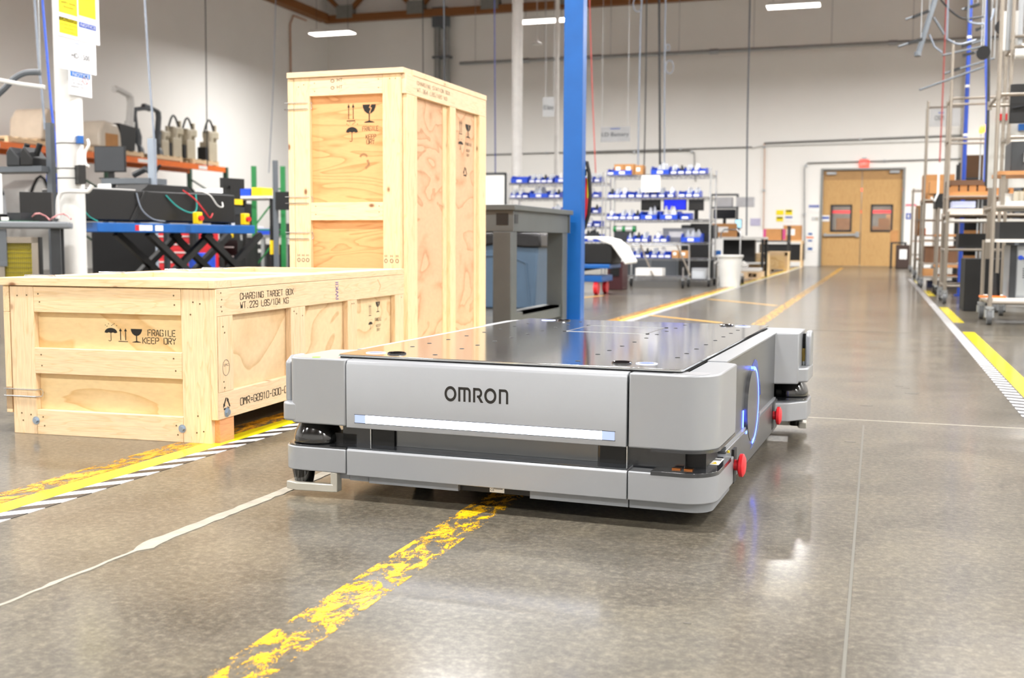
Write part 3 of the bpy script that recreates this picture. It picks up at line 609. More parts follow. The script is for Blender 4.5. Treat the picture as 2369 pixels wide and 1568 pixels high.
# side panels, ledge, light ring, light bar, emergency stops, top strips
def side(turn):
    sx = lambda x: 2*CX-x if turn else x
    sy = lambda y: 2*CYR-y if turn else y
    nrm = NX if turn else X_; uu = NY if turn else Y_
    def bx(x0, x1, y0, y1, z0, z1): 
        a, b = sorted((sx(x0), sx(x1))); c, d = sorted((sy(y0), sy(y1))); return MB().box(a, b, c, d, z0, z1)
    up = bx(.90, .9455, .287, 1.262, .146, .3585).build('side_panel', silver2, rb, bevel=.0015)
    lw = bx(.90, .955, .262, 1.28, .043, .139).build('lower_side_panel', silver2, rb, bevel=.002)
    bx(.90, .951, .287, 1.262, .139, .146).build('side_ledge', silver, rb)
    # pieces below are drawn on the side plane: (y, z)
    def on(mbx, x0, x1, poly): mbx.prism([(sy(a), b) for a, b in poly], sx(x0), sx(x1), 0); return mbx
    cy_, cz_, R0 = .708, .195, .106
    on(MB(), .9455, .9562, [(cy_+(R0-.002)*math.cos(math.radians(a)), cz_+(R0-.002)*math.sin(math.radians(a))) for a in range(0, 360, 6)]).build('round_cover', silver2, up)
    m_ = MB()
    wd = lambda a: .0016+.0045*(abs(a)/90)**4
    for a in range(-90, 90, 5): on(m_, .9475, .9575, [(cy_+(R0+s_*wd(b))*math.cos(math.radians(b)), cz_+(R0+s_*wd(b))*math.sin(math.radians(b))) for b, s_ in ((a, -1), (a+5, -1), (a+5, 1), (a, 1))])
    m_.build('light_ring', ledb, up, label='glowing blue arc of light')
    on(MB(), .946, .9466, [(.745, .307), (.794, .319), (.84, .31), (.884, .268), (.915, .232), (.931, .198), (.818, .198), (.805, .235), (.78, .272)]).build('ring_inlay', mat('blue_inlay', '#1e3c9a', .25), up, label='dark blue inlay outside the light arc')
    on(MB(), .9555, .9562, [(.852, .155), (.845, .13), (.83, .108), (.78, .085), (.72, .072), (.675, .072), (.712, .086), (.765, .1), (.80, .128), (.816, .155)]).build('ring_inlay_lower', mat('blue_grey_inlay', '#5c6ea8', .25, .4), lw)
    on(MB(), .9455, .9475, [(.585, .147), (.597, .147), (.597, .195), (.585, .195)]).build('light_bar', ledb, up, label='short glowing blue light bar')
    on(MB(), .955, .9575, [(.585, .131), (.597, .131), (.597, .138), (.585, .138)]).build('light_bar_foot', ledb, lw)
    bx(.9, .949, .287, 1.262, .3585, .3625).build('top_strip', silver, rb)
    for yy, zz in ((.255, .108), (1.17, .098)):
        ox = .978 if yy < .5 else .955
        st = bx(ox-.006, ox+.001, yy-.012 if yy < .5 else yy-.02, yy+.028, zz-.045, zz+.04).build('stop_recess', black, rb, label='black slot beside the red stop button')
        e = MB(); e.cyl((sx(ox), sy(yy), zz), (sx(ox+.012), sy(yy), zz), .014); e.lathe([(.001, 0)], (0, 0, -5), 3) if False else None
        for r_, a_, r2_, b_ in ((.02, .010, .029, .014), (.029, .014, .029, .022), (.029, .022, .02, .027)): e.cyl((sx(ox+a_), sy(yy), zz), (sx(ox+b_), sy(yy), zz), r_, 28, r2_)
        e.build('stop_button', redp, rb, label='round red emergency stop button')
    bx(.952, .9585, .287, .30, .11, .135).build('yellow_mark', yel, rb)
side(False); side(True)
# wheels under the body
for x in (.12, .776):
    MB().cyl((x-.03, .7355, .09), (x+.03, .7355, .09), .09, 32).build('drive_wheel', rubber, rb)
for x in (.15, .746):
    for y in (.2, 1.27): MB().cyl((x-.015, y, .04), (x+.015, y, .04), .04, 20).build('caster_wheel', rubber, rb)
# ================================================================== SHIPPING CRATES
pX, pY, pZ = pine(0), pine(1), pine(2)
boltm = mat('zinc_bolt', '#a9b6c4', .3, .8)
plyL = plywood('ply_pale', '#e4c896', '#cfa468', (1.3, 1.3, 3.4), 1.3, 4.5)
plyS = plywood('ply_birch', '#dfc49a', '#c39c6c', (1.5, 1.5, 1.9), 1.5, 5)
plyT = plywood('ply_orange', '#dfa871', '#c2824a', (1.0, 1.0, 5.5), 1.4, 6.5)
plyTS = plywood('ply_pink', '#d8b08c', '#b8845c', (1.3, 1.3, 2.2), 1.7, 6)
def stack_symbols():
    umb = [[(-.5, .38)]+arc(0, .38, .5, 180, 0, 14, .42)+[(.32, .33), (.17, .4), (0, .34), (-.17, .4), (-.32, .33)]]
    umb += strip([(0, .4), (0, -.28)]+arc(-.1, -.28, .1, 0, -160, 6), .045)
    for x, y in ((-.45, 1.0), (-.2, 1.12), (.05, .98), (.25, 1.14), (.45, .98), (-.32, .9), (.15, 1.06)): umb.append([(x, y), (x+.05, y+.02), (x+.04, y+.08), (x-.01, y+.07)])
    arr = []
    for cx in (-.16, .16): arr += [R4(cx-.025, cx+.025, -.35, .42), [(cx-.09, .38), (cx+.09, .38), (cx, .62)]]
    arr.append(R4(-.3, .3, -.48, -.42))
    gl = [[(-.48, .62), (.48, .62), (.46, .45), (.34, .22), (.15, .08), (0, .05), (-.15, .08), (-.34, .22), (-.46, .45)], R4(-.04, .04, -.4, .1), [(-.4, -.48), (.4, -.48), (.3, -.42), (.05, -.36), (-.05, -.36), (-.3, -.42)]]
    gl2 = [[(-.48, .62), (.08, .62), (-.02, .42), (.12, .38), (.02, .2), (0, .05), (-.15, .08), (-.34, .22), (-.46, .45)], [(.16, .62), (.48, .62), (.46, .45), (.34, .22), (.15, .08), (.05, .06), (.1, .22), (.2, .42), (.08, .44)]]+gl[1:]
    return umb, arr, gl, gl2
UMB, ARR, GLS, GLB = stack_symbols()
def sym(polys, o, u, n, s, parent, sx=None, m=ink):
    sx = sx or s; MB().flat([[(a*sx, b*s) for a, b in p] for p in polys], o, u, Z_, n, .0007).build('shipping_mark', m, parent)
RECY = []
for k3 in range(3):
    a = math.radians(90+120*k3); b = math.radians(90+120*(k3+1)); ax, ay, bx_, by_ = math.cos(a), math.sin(a), math.cos(b), math.sin(b)
    p = lambda t_: (ax+(bx_-ax)*t_, ay+(by_-ay)*t_)
    RECY += strip([p(.12), p(.7)], .2); q1, q2 = p(.62), p(.9); d_ = Vector((bx_-ax, by_-ay)).normalized(); nn = Vector((-d_.y, d_.x))*.24
    RECY.append([(q1[0]+nn.x, q1[1]+nn.y), (q1[0]-nn.x, q1[1]-nn.y), q2])
def nails(par, pts, axis, val, s):
    n0 = None
    for a, z in pts:
        q = (a, val, z) if axis == 1 else (val, a, z); d_ = (0, s*.0008, 0) if axis == 1 else (s*.0008, 0, 0)
        if n0 is None: n0 = MB().cyl((0, 0, 0), d_, .0028, 8).build('nail', mat('nail_dark', '#5a4a2c', .5), par, q)
        else: dup(n0, q, parent=par)
def bolt(par, p, n, r=.011):
    p = Vector(p); n = Vector(n); o = MB().cyl(p, p+n*.002, r*1.25, 20).cyl(p+n*.002, p+n*.009, r*.8, 6).build('bolt', boltm, par)
def clip(par, pts): MB().tube(pts, .0022, 6).build('wire_clip', chrome, par)
# ---- low crate
lc = thing('wooden_crate', 'low wide wooden shipping crate with umbrella, arrows and glass marks, left of the robot', 'crate', (-2.0318, 3.079, 0), .0503)
B = lambda nm, x0, x1, y0, y1, z0, z1, m_: MB().box(x0, x1, y0, y1, z0, z1).build(nm, m_, lc, bevel=.0016)
B('corner_post', -.757, -.665, 0, .024, 0, .502, pZ); pr_ = B('corner_post', -.104, -.001, 0, .024, 0, .502, pZ)
tr = B('top_rail', -.664, -.105, 0, .024, .4155, .5015, pX); mr = B('middle_rail', -.666, -.105, 0, .024, .208, .2945, pX); br_ = B('bottom_rail', -.664, -.105, 0, .024, .0, .0835, pX)
fpn = MB().box(-.75, -.01, .0245, .036, .01, .502).build('front_panel_board', plyL, lc)
nails(lc, [(-.728, .47), (-.69, .472), (-.725, .07), (-.688, .066), (-.72, .045), (-.06, .46), (-.035, .455), (-.07, .42), (-.05, .09), (-.055, .035), (-.03, .04)], 1, 0, -1)
nails(lc, [(-.645, .477), (-.64, .45), (-.13, .48), (-.128, .45), (-.64, .272), (-.638, .235), (-.135, .275), (-.128, .235), (-.64, .06), (-.635, .03), (-.13, .055), (-.125, .025)], 1, 0, -1)
bolt(lc, (-.668, 0, .047), (0, -1, 0)); bolt(lc, (-.108, 0, .046), (0, -1, 0))
clip(lc, [(-.79, .02, .152), (-.79, -.003, .152), (-.664, -.004, .152), (-.652, .012, .152), (-.652, .02, .14), (-.652, .012, .128), (-.664, -.004, .128), (-.79, -.003, .128), (-.79, .02, .128)])
# right side
ZS = .079
B('side_top_rail', .0, .023, .005, 1.685, .4145, .503, pY); sbr = B('side_bottom_rail', .0, .023, .005, 1.685, ZS, .166, pY)
for a, b in ((.008, .105), (.527, .602), (.603, .645), (1.04, 1.135), (1.572, 1.682)): B('side_post', .0, .0225, a, b, .1665, .414, pZ)
for a, b in ((.01, .11), (.53, .64), (1.05, 1.13), (1.575, 1.68)): B('inner_post', -.035, -.001, a, b, .08, .50, pZ)
MB().box(-.012, -.001, .03, 1.68, .09, .502).build('side_panel_board', plyS, lc)
B('side_edge_board', .0, .023, -.002, .004, ZS, .502, pZ)
# far sides
B('side_top_rail', -.785, -.762, .0, 1.685, .4145, .503, pY); B('side_bottom_rail', -.785, -.762, .0, 1.685, .07, .16, pY); B('side_post', -.785, -.762, .0, .09, .08, .414, pZ)
MB().box(-.762, -.75, .03, 1.68, .08, .50).build('side_panel_board', plyS, lc)
MB().box(-.757, 0, 1.66, 1.685, 0, .5).build('back_panel_board', plyL, lc)
# lid: perimeter boards with a sunk panel, two cross boards
ld_ = MB().box(-.79, .0, -.008, .10, .5045, .531).build('lid_board', pX, lc, bevel=.0016)
for x0, x1 in ((-.79, -.70), (-.085, .022)): B('lid_board', x0, x1, .1, 1.60, .5045, .531, pY)
B('lid_board', -.79, .022, 1.6, 1.69, .5045, .531, pX); B('lid_board', .0, .022, -.008, .1, .5045, .531, pX); B('lid_board', -.70, -.085, .76, .86, .5045, .531, pX)
MB().box(-.76, -.01, .02, 1.67, .503, .511).build('lid_panel', plyS, lc)
for y in (.13, .55, 1.0, 1.3): clip(lc, [(-.80, y, .50), (-.80, y, .534), (-.705, y, .534), (-.69, y+.008, .53), (-.69, y+.024, .53), (-.705, y+.03, .534), (-.80, y+.03, .534), (-.80, y+.03, .5)])
for y in (.02, .82, 1.58): B('skid', -.02, .018, y, y+.09, 0, .0785, pine(1, '#d79b6a', '_red')); 
for y in (.02, .82, 1.58): B('skid', -.74, -.70, y, y+.09, 0, .0785, pine(1, '#d79b6a', '_red'))
MB().box(-.74, .0, .12, 1.6, .085, .095).build('floor_panel', plyS, lc)
# marks on the front
sym(UMB, (-.384, .0245, .3375), X_, NY, .037, fpn, .048); sym(ARR, (-.338, .0245, .3415), X_, NY, .041, fpn, .06); sym(GLS, (-.287, .0245, .3405), X_, NY, .041, fpn, .044)
stf = dict(bold=.02)
stencil('FRAGILE', (-.244, .0245, .3445), X_, Z_, NY, .102, .02, ink, fpn); stencil('KEEP DRY', (-.264, .0245, .3185), X_, Z_, NY, .123, .02, ink, fpn)
# marks on the right side
stencil('CHARGING TARGET BOX', (.0235, .155, .4625), Y_, Z_, X_, .39, .021, ink, lc); stencil('WT.229 LBS/104 KG', (.0235, .155, .4325), Y_, Z_, X_, .35, .021, ink, lc)
stencil('OMR=G8910-G00-01', (.0235, .145, .108), Y_, Z_, X_, .36, .024, ink, lc)
sym(RECY, (.0235, .054, .124), Y_, X_, .027, lc, .027); bolt(lc, (.023, .056, .098), X_, .013)
purple = mat('purple_ink', '#4b3f9a', .6); text('stamp_print', 'IWKII', (.0235, .945, .425), Z_, NY, X_, .07, .028, purple, lc)
sym(ARR, (-.001, 1.33, .355), Y_, X_, .045, lc, .045); sym(GLB, (-.001, 1.42, .365), Y_, X_, .042, lc, .05); sym(UMB, (-.001, 1.335, .285), Y_, X_, .028, lc, .045)
stencil('FRAGILE', (-.001, 1.385, .305), Y_, Z_, X_, .075, .014, ink, lc); stencil('KEEP', (-.001, 1.40, .278), Y_, Z_, X_, .05, .012, ink, lc); stencil('DRY', (-.001, 1.405, .26), Y_, Z_, X_, .04, .012, ink, lc)
MB().flat(strip(arc(.056, .245, .022, 0, 360, 24, .026), .0016), (.0228, 0, 0), Y_, Z_, X_, .0006).build('round_stamp', mat('grey_ink', '#7a7068', .7), lc)
text('stamp_print', 'LPC', (.0232, .041, .25), Y_, Z_, X_, .03, .008, mat('grey_ink', '#7a7068', .7), lc)
MB().flat(strip([(1.36, .492), (1.395, .462), (1.375, .44)], .003), (.0232, 0, 0), Y_, Z_, X_, .0006).build('chalk_mark', mat('orange_chalk', '#f09a6a', .7), lc)
nails(lc, [(.03, .49), (.035, .468), (.03, .445), (.035, .43), (.55, .40), (.57, .39), (.62, .38), (.04, .38), (.05, .36), (.04, .2), (.045, .18), (1.08, .4), (1.1, .4), (1.65, .4)], 0, .0232, 1)
# ---- tall crate
tc_ = thing('wooden_crate', 'tall upright wooden shipping crate with orange plywood front behind the low crate', 'crate', (-2.207, 4.993, 0), -.0191)
B = lambda nm, x0, x1, y0, y1, z0, z1, m_: MB().box(x0, x1, y0, y1, z0, z1).build(nm, m_, tc_, bevel=.0018)
pXw, pYw, pZw = pine(0, '#e8d0ae', '_w'), pine(1, '#e7cfad', '_w'), pine(2, '#e8cfa6', '_w')
B('corner_post', -.587, -.5, 0, .025, 0, 1.462, pZw); B('corner_post', -.099, -.004, 0, .025, 0, 1.462, pZw)
trl = B('top_rail', -.4995, -.0995, 0, .025, 1.372, 1.4615, pXw); B('middle_rail', -.4995, -.0995, 0, .025, .760, .8485, pXw); B('bottom_rail', -.4995, -.0995, 0, .025, .0, .09, pXw)
tfp = MB().box(-.58, -.01, .0255, .037, .01, 1.46).build('front_panel_board', plyT, tc_)
B('side_edge_board', -.622, -.589, .0, .03, .0, 1.46, pZw)
MB().box(-.60, -.589, .03, 1.09, 0, 1.46).build('side_panel_board', plyTS, tc_); MB().box(-.60, 0, 1.07, 1.09, 0, 1.46).build('back_panel_board', plyT, tc_)
B('side_top_rail', .0, .024, .006, 1.10, 1.3685, 1.462, pYw); B('side_bottom_rail', .0, .024, .006, 1.10, .06, .15, pYw)
for a, b in ((.018, .135), (.562, .64), (.995, 1.10)): B('side_post', .0, .024, a, b, .151, 1.368, pZw)
for a, b in ((.51, .562), (.965, .995)): B('inner_post', -.02, .005, a, b, .15, 1.367, pZw)
B('side_edge_board', -.003, .0, -.0, .017, .06, 1.46, pZw)
tsp = MB().box(-.012, -.001, .02, 1.09, .08, 1.46).build('side_panel_board', plyTS, tc_)
B('lid_board', -.62, .018, -.012, .09, 1.4635, 1.49, pXw); B('lid_board', -.07, .025, .09, 1.01, 1.4635, 1.49, pYw); B('lid_board', -.62, .025, 1.01, 1.105, 1.4635, 1.49, pXw); B('lid_board', -.62, -.53, .09, 1.01, 1.4635, 1.49, pYw)
MB().box(-.6, 0, .02, 1.09, 1.4625, 1.475).build('lid_panel', plyTS, tc_)
for x in (-.58, -.05): B('skid', x, x+.07, .1, 1.0, 0, .06, pYw)
for z in (1.343, .878, .7): clip(tc_, [(-.64, .01, z), (-.64, -.004, z), (-.515, -.005, z), (-.497, .012, z), (-.497, .02, z-.016), (-.497, .012, z-.032), (-.515, -.005, z-.032), (-.64, -.004, z-.032), (-.64, .01, z-.032)])
sym(ARR, (-.283, .0255, 1.283), X_, NY, .078, tfp, .078); sym(GLB, (-.183, .0255, 1.275), X_, NY, .08, tfp, .075); sym(UMB, (-.278, .0255, 1.17), X_, NY, .06, tfp, .065)
stencil('FRAGILE', (-.22, .0255, 1.197), X_, Z_, NY, .085, .022, mat('faded_ink', '#5a4632', .7), tfp); stencil('KEEP', (-.202, .0255, 1.158), X_, Z_, NY, .054, .021, ink, tfp); stencil('DRY', (-.198, .0255, 1.133), X_, Z_, NY, .042, .021, ink, tfp)
fad = mat('faint_ink', '#a07850', .7); MB().flat(strip(arc(0, .02, .02, 160, 20, 6), .01)+strip([(.02, .01), (.03, -.01), (.01, -.03)], .012), (-.215, .0255, 1.045), X_, Z_, NY, .0007).build('faint_stamp', fad, tfp)
hti = mat('stamp_brown', '#4a4138', .7)
for z in (1.437, 1.403): text('stamp_print', 'HT', (-.345, 0, z), X_, Z_, NY, .03, .016, hti, trl); MB().flat(strip(arc(-.37, z+.005, .009, 0, 360, 10, .007), .003), (0, 0, 0), X_, Z_, NY, .0006).build('stamp_print', hti, trl)
for x in (-.575, -.55, -.525, -.09, -.06, -.03): text('stamp_print', 'H', (x, 0, .58), X_, Z_, NY, .012, .012, hti, tc_); MB().flat(strip(arc(x+.006, .562, .008, 0, 360, 8, .009), .003), (0, 0, 0), X_, Z_, NY, .0006).build('stamp_print', hti, tc_)
stencil('CHARGING STATION BOX', (.0245, .135, 1.425), Y_, Z_, X_, .42, .018, mat('faded_grey_ink', '#8f7f6c', .7), tc_); stencil('WT.364 LBS/165 KG', (.0245, .135, 1.392), Y_, Z_, X_, .38, .018, mat('faded_grey_ink', '#8f7f6c', .7), tc_)
sym(ARR, (-.0005, .77, 1.275), Y_, X_, .066, tsp, .07); sym(GLB, (-.0005, .88, 1.265), Y_, X_, .066, tsp, .085); sym(UMB, (-.0005, .77, 1.175), Y_, X_, .038, tsp, .07)
stencil('FRAGILE', (-.0005, .84, 1.19), Y_, Z_, X_, .09, .015, hti, tsp); stencil('KEEP', (-.0005, .855, 1.155), Y_, Z_, X_, .05, .014, hti, tsp); stencil('DRY', (-.0005, .86, 1.13), Y_, Z_, X_, .04, .014, hti, tsp)
sym(RECY, (-.0005, .835, 1.04), Y_, X_, .033, tsp, .033)
nails(tc_, [(-.47, 1.435), (-.47, 1.395), (-.12, 1.44), (-.12, 1.4), (-.56, 1.42), (-.53, 1.43), (-.03, 1.44), (-.06, 1.44), (-.12, .83), (-.12, .8), (-.47, .83), (-.47, .79)], 1, 0, -1)
# ================================================================== MIDDLE OF THE HALL
cream = mat('cream_plastic', '#d8d2bf', .5); bagm = mat('clear_bag', '#cfd4da', .25, 0, alpha=.75); greybl = mat('tote_blue_grey', '#43586d', .4)
bench_m = mat('bench_grey', '#565b5c', .4, .15)
# ---- blue square column
bx_, by_ = -2.245, 8.36
t = thing('support_column', 'blue square steel column in the middle of the hall', 'column', (bx_, by_, 0))
MB().box(-.075, .075, -.06, .06, 0, HW).build('column_shaft', bluep, t, bevel=.006)
MB().box(-.15, .15, -.15, .15, 0, .015).build('base_plate', bluep, t)
for x in (-.12, .12):
    for y in (-.12, .12): MB().cyl((x, y, .015), (x, y, .04), .014, 6).build('anchor_bolt', steel, t)
t = thing('fire_extinguisher', 'red fire extinguisher with black hose hung on the blue column', 'fire extinguisher', (bx_-.025, by_+.075, 1.12))
MB().lathe([(.03, -.32), (.055, -.3), (.058, -.02), (.045, .03), (.02, .05)], (.05, .05, 0), 20).build('cylinder', redp, t)
MB().box(.03, .1, -.02, .02, .05, .1).build('valve', black, t); MB().box(.105, .108, .02, .09, -.12, .06).build('label_tag', mat('hi_vis', '#d9e021', .5), t)
MB().tube([(.05, .05, .1), (.065, .04, .17), (.1, .02, .155), (.12, .02, .07), (.13, .02, -.1), (.12, .02, -.25), (.09, .02, -.34), (.07, .02, -.38)], .015, 8).build('hose', black, t)
MB().box(-.03, .03, -.02, .005, -.25, .05).box(.0, .06, -.01, .0, -.2, .0).build('wall_bracket', black, t)
# ---- grey steel workbench beside the tall crate
bz = .895; c0 = on_z(1188, 473, bz); x1 = c0.x; y0 = c0.y
t = thing('workbench', 'grey steel workbench with thick legs between the tall crate and the blue column', 'workbench', (x1, y0, 0))
MB().box(-.95, .02, -.03, 1.40, bz-.035, bz).build('tabletop', bench_m, t, bevel=.004)
MB().box(-.9, .0, .0, .02, bz-.17, bz-.035).box(-.03, -.01, .02, 1.38, bz-.17, bz-.035).box(-.9, 0, 1.36, 1.38, bz-.17, bz-.035).build('apron', bench_m, t)
MB().box(-.115, -.035, -.004, .0, bz-.13, bz-.055).build('apron_cutout', black, t); MB().box(-.012, -.006, .05, .12, bz-.12, bz-.06).build('corner_bracket', dgrey, t)
for x, y in ((-.14, .0), (-.92, .0), (-.14, 1.24), (-.92, 1.24)): MB().box(x, x+.125, y, y+.125, 0, bz-.17 if y == 0 else bz-.035).build('leg', bench_m, t, bevel=.006)
MB().box(-.09, -.03, .125, 1.24, .10, .19).box(-.16, -.03, .3, 1.2, .17, .19).build('stretcher', bench_m, t); MB().box(-.14, .0, 1.22, 1.38, 0, .02).build('foot_plate', bench_m, t)
o = MB().box(-.07, .07, -.05, .05, 0, .03).box(-.03, .05, -.03, .03, .03, .06).cyl((-.03, 0, .05), (-.09, 0, .08), .012).build('clamp', black, None, (x1-.42, y0+.35, bz)); tag(o, 'small black clamp lying on the grey workbench by the tall crate', 'clamp')
# ---- blue-grey tote with a black liner
p0, p1 = on_z(1120, 714), on_z(1237, 716)
t = thing('waste_bin', 'blue-grey plastic waste bin with black liner behind the grey workbench', 'bin', (p1.x, p1.y, 0))
MB().prism([(-.78, .0), (.0, .0), (.035, .70), (-.82, .70)], 0, .5, 1).build('bin_body', greybl, t, bevel=.02)
MB().tube([(-.66, -.004, .06), (-.66, -.004, .45), (-.5, -.004, .52), (-.25, -.004, .52), (-.09, -.004, .45), (-.05, -.004, .06)], .008, 6).build('moulded_rib', greybl, t)
random.seed(5); prof = MB()
ptsl = [(-.84+.9*i/14, -.03+random.uniform(-.01, .01), .70+random.uniform(-.015, .03)) for i in range(15)]
prof.prism([(-.86, .62), (-.6, .6), (-.4, .63), (-.1, .6), (.07, .6), (.06, .735), (-.2, .75), (-.5, .74), (-.86, .745)], -.03, .53, 1); prof.build('liner_bag', mat('black_liner', '#161618', .25, bump=.6), t, bevel=.02)
# ---- generic rack, bins
def caster(par, x, y, h=.12, m=rubber):
    c = MB().cyl((x, y+.0, h*.42), (x, y, h), .012, 8).box(x-.02, x+.02, y-.03, y+.03, h-.02, h).build('caster_fork', steel, par); MB().cyl((x-.014, y, h*.42), (x+.014, y, h*.42), h*.42, 16).build('caster_wheel', m, c)
def wire_shelf(par, x0, x1, y0, y1, z):
    s = MB()
    for a in (y0, y1): s.tube([(x0, a, z), (x1, a, z)], .005, 5); s.tube([(x0, a, z-.03), (x1, a, z-.03)], .005, 5); n = int((x1-x0)/.07); s.tube([(x0+(x1-x0)*i/n, a, z-.03*(i % 2)) for i in range(n+1)], .0035, 4)
    for a in (x0, x1): s.tube([(a, y0, z), (a, y1, z)], .005, 5)
    n = int((x1-x0)/.035)
    for i in range(n+1): a = x0+(x1-x0)*i/n; s.box(a-.002, a+.002, y0, y1, z-.002, z+.002)
    return s.build('wire_shelf', chrome, par)
def wire_rack(label, X0, X1, Y0, Y1, levels, H):
    t = thing('wire_rack', label, 'shelf', ((X0+X1)/2, (Y0+Y1)/2, 0)); w, d = (X1-X0)/2, (Y1-Y0)/2
    for x in (-w, w):
        for y in (-d, d): MB().cyl((x, y, .12), (x, y, H), .0125, 10).build('post', chrome, t); caster(t, x, y)
    for z in levels: wire_shelf(t, -w, w, -d, d, z)
    return t
def bin_mesh(w, d, h):
    wl = .006; f = h*.55; s = MB()
    s.box(-w/2, w/2, 0, d, 0, wl); s.box(-w/2, w/2, d-wl, d, wl, h); s.box(-w/2, w/2, 0, wl, wl, f)
    for x in (-w/2, w/2-wl): s.prism([(0, wl), (0, f), (d*.25, h), (d-wl, h), (d-wl, wl)], x, x+wl, 0)
    return s
def bin_proto(w, d, h, m=None, cont=None):
    o = bin_mesh(w, d, h).build('storage_bin', m or binblue, smooth=False)
    MB().box(-min(.045, w*.4), min(.045, w*.4), -.002, -.0003, h*.12, h*.42).build('label_card', paper, o)
    if cont:
        random.seed(int(w*1000)+len(cont)); s = MB()
        for i in range(7):
            a, b = random.uniform(-w*.3, w*.3), random.uniform(d*.2, d*.8); r = random.uniform(.2, .33)*w if w < .2 else .05
            s.lathe([(r*.5, 0), (r, h*.3), (r*.8, h*.7), (r*.25, h*(1.0+.6*random.random()))], (a, b, .01), 7, 1, .8)
        s.build('contents', {'bag': bagm, 'grey': dgrey, 'white': white, 'red': mat('dusty_red', '#a8474f', .6)}[cont], o)
    return o
PROT = {}
def place_bin(w, kind, cont, x, y, z, label, group, h=None, mt=None):
    h = h or (.1 if w < .2 else .13); key = (round(w, 2), cont, h, mt.name if mt else '')
    if key not in PROT: PROT[key] = o = bin_proto(w, .3 if w < .2 else .4, h, mt, cont); o.location = (x, y, z)
    else: o = dup(PROT[key], (x, y, z))
    return tag(o, label, 'storage bin', group)
NTH = ['first', 'second', 'third', 'fourth', 'fifth', 'sixth', 'seventh', 'eighth', 'ninth', 'tenth', 'eleventh', 'twelfth', 'thirteenth']
def sc4(v): return 1100+v/3.563
def fill(rackname, lvname, spans, Y, z):
    conts = ['bag', 'grey', 'bag', 'white', None, 'bag']
    for i, (a, b) in enumerate(spans):
        pa, pb = on_y(sc4(a), 500, Y), on_y(sc4(b), 500, Y); w = abs(pb.x-pa.x)*.96; w = max(.1, round(w*50)/50); big = w > .2
        lab = f'{"wide" if big else "small"} blue bin, {NTH[i]} from the left on {lvname} of {rackname}'
        c = conts[(i*7+int(z*10)) % 6]
        place_bin(w, big, c, (pa.x+pb.x)/2, Y+.02, z+.003, lab, 'blue bins on '+rackname)
# rack on the right (under the LD Battery sign)
YB_ = 16.75; a = on_y(1400, 600, YB_); b = on_y(1641, 600, YB_)
lv = {n: on_y(1520, y, YB_).z for n, y in (('t', 404), ('2', 457), ('3', 508), ('4', 560), ('5', 597), ('6', 645))}
wire_rack('large chrome wire rack on wheels full of blue bins, right of the blue column', a.x, b.x, YB_, YB_+.6, list(lv.values()), on_y(1640, 388, YB_).z)
RB = 'the right wire rack'
fill(RB, 'the top shelf', [(1085, 1130), (1435, 1590), (1600, 1650), (1660, 1712), (1722, 1772), (1780, 1830), (1835, 1888)], YB_, lv['t'])
fill(RB, 'the second shelf', [(1090, 1135), (1138, 1182), (1186, 1240), (1250, 1308), (1316, 1370), (1376, 1430), (1440, 1490), (1500, 1555), (1580, 1625), (1670, 1720), (1728, 1780), (1788, 1842)], YB_, lv['2'])
fill(RB, 'the third shelf', [(1085, 1126), (1130, 1178), (1185, 1237), (1245, 1292), (1300, 1346), (1350, 1500), (1510, 1670), (1680, 1770)], YB_, lv['3'])
fill(RB, 'the fourth shelf', [(1250, 1302), (1310, 1362), (1368, 1422), (1470, 1520), (1526, 1576), (1690, 1860)], YB_, lv['4'])
fill(RB, 'the fifth shelf', [(1130, 1200), (1250, 1305), (1310, 1370), (1380, 1440), (1448, 1500), (1506, 1560), (1568, 1606)], YB_, lv['5'])
def carton(label, cx, y, z, w, d, h, m=card, rz=0, group=None, tape=True, lab=True, name='cardboard_box', cat='box'):
    t = thing(name, label, cat, (cx, y, z), rz, group)
    MB().box(-w/2, w/2, 0, d, 0, h).build('carton', m, t, bevel=.003)
    if tape: MB().box(-w/2-.001, w/2+.001, d/2-.02, d/2+.02, h-.05, h+.001).build('packing_tape', mat('packing_tape', '#c9a878', .3), t)
    if lab: MB().box(-w*.3, w*.15, -.0015, 0, h*.35, h*.75).build('label_card', paper, t)
    return t
def cbox(label, px0, py0, px1, py1, Y, d=.3, z=None, **k):
    X0, X1, Z0, Z1 = rect(px0, py0, px1, py1, Y); h = Z1-Z0
    return carton(label, (X0+X1)/2, Y, Z0 if z is None else z, X1-X0, d, h, **k)
P = sc4
big = place_bin(.3, 1, None, on_y(1438, 400, YB_).x, YB_+.02, lv['t']+.003, 'wide blue bin holding small cartons on the top shelf of the right wire rack', None)
cbox('brown parts box at the left on top of the right wire rack, with three labels', P(1143), 372, P(1222), 396, YB_+.04, .2, lv['t']+.012)
cbox('brown parts box in the middle on top of the right wire rack', P(1225), 372, P(1308), 396, YB_+.04, .2, lv['t']+.012)
cbox('brown parts box at the right on top of the wire rack, leaning lower', P(1312), 380, P(1382), 402, YB_+.02, .2, lv['t']+.006)
cbox('small brown box stacked at left on the fifth shelf of the wire rack', P(1618), 577, P(1676), 594, YB_+.02, .2, lv['5']+.006)
cbox('small brown box, rightmost on the fifth shelf of the wire rack', P(1682), 577, P(1752), 594, YB_+.02, .2, lv['5']+.006)
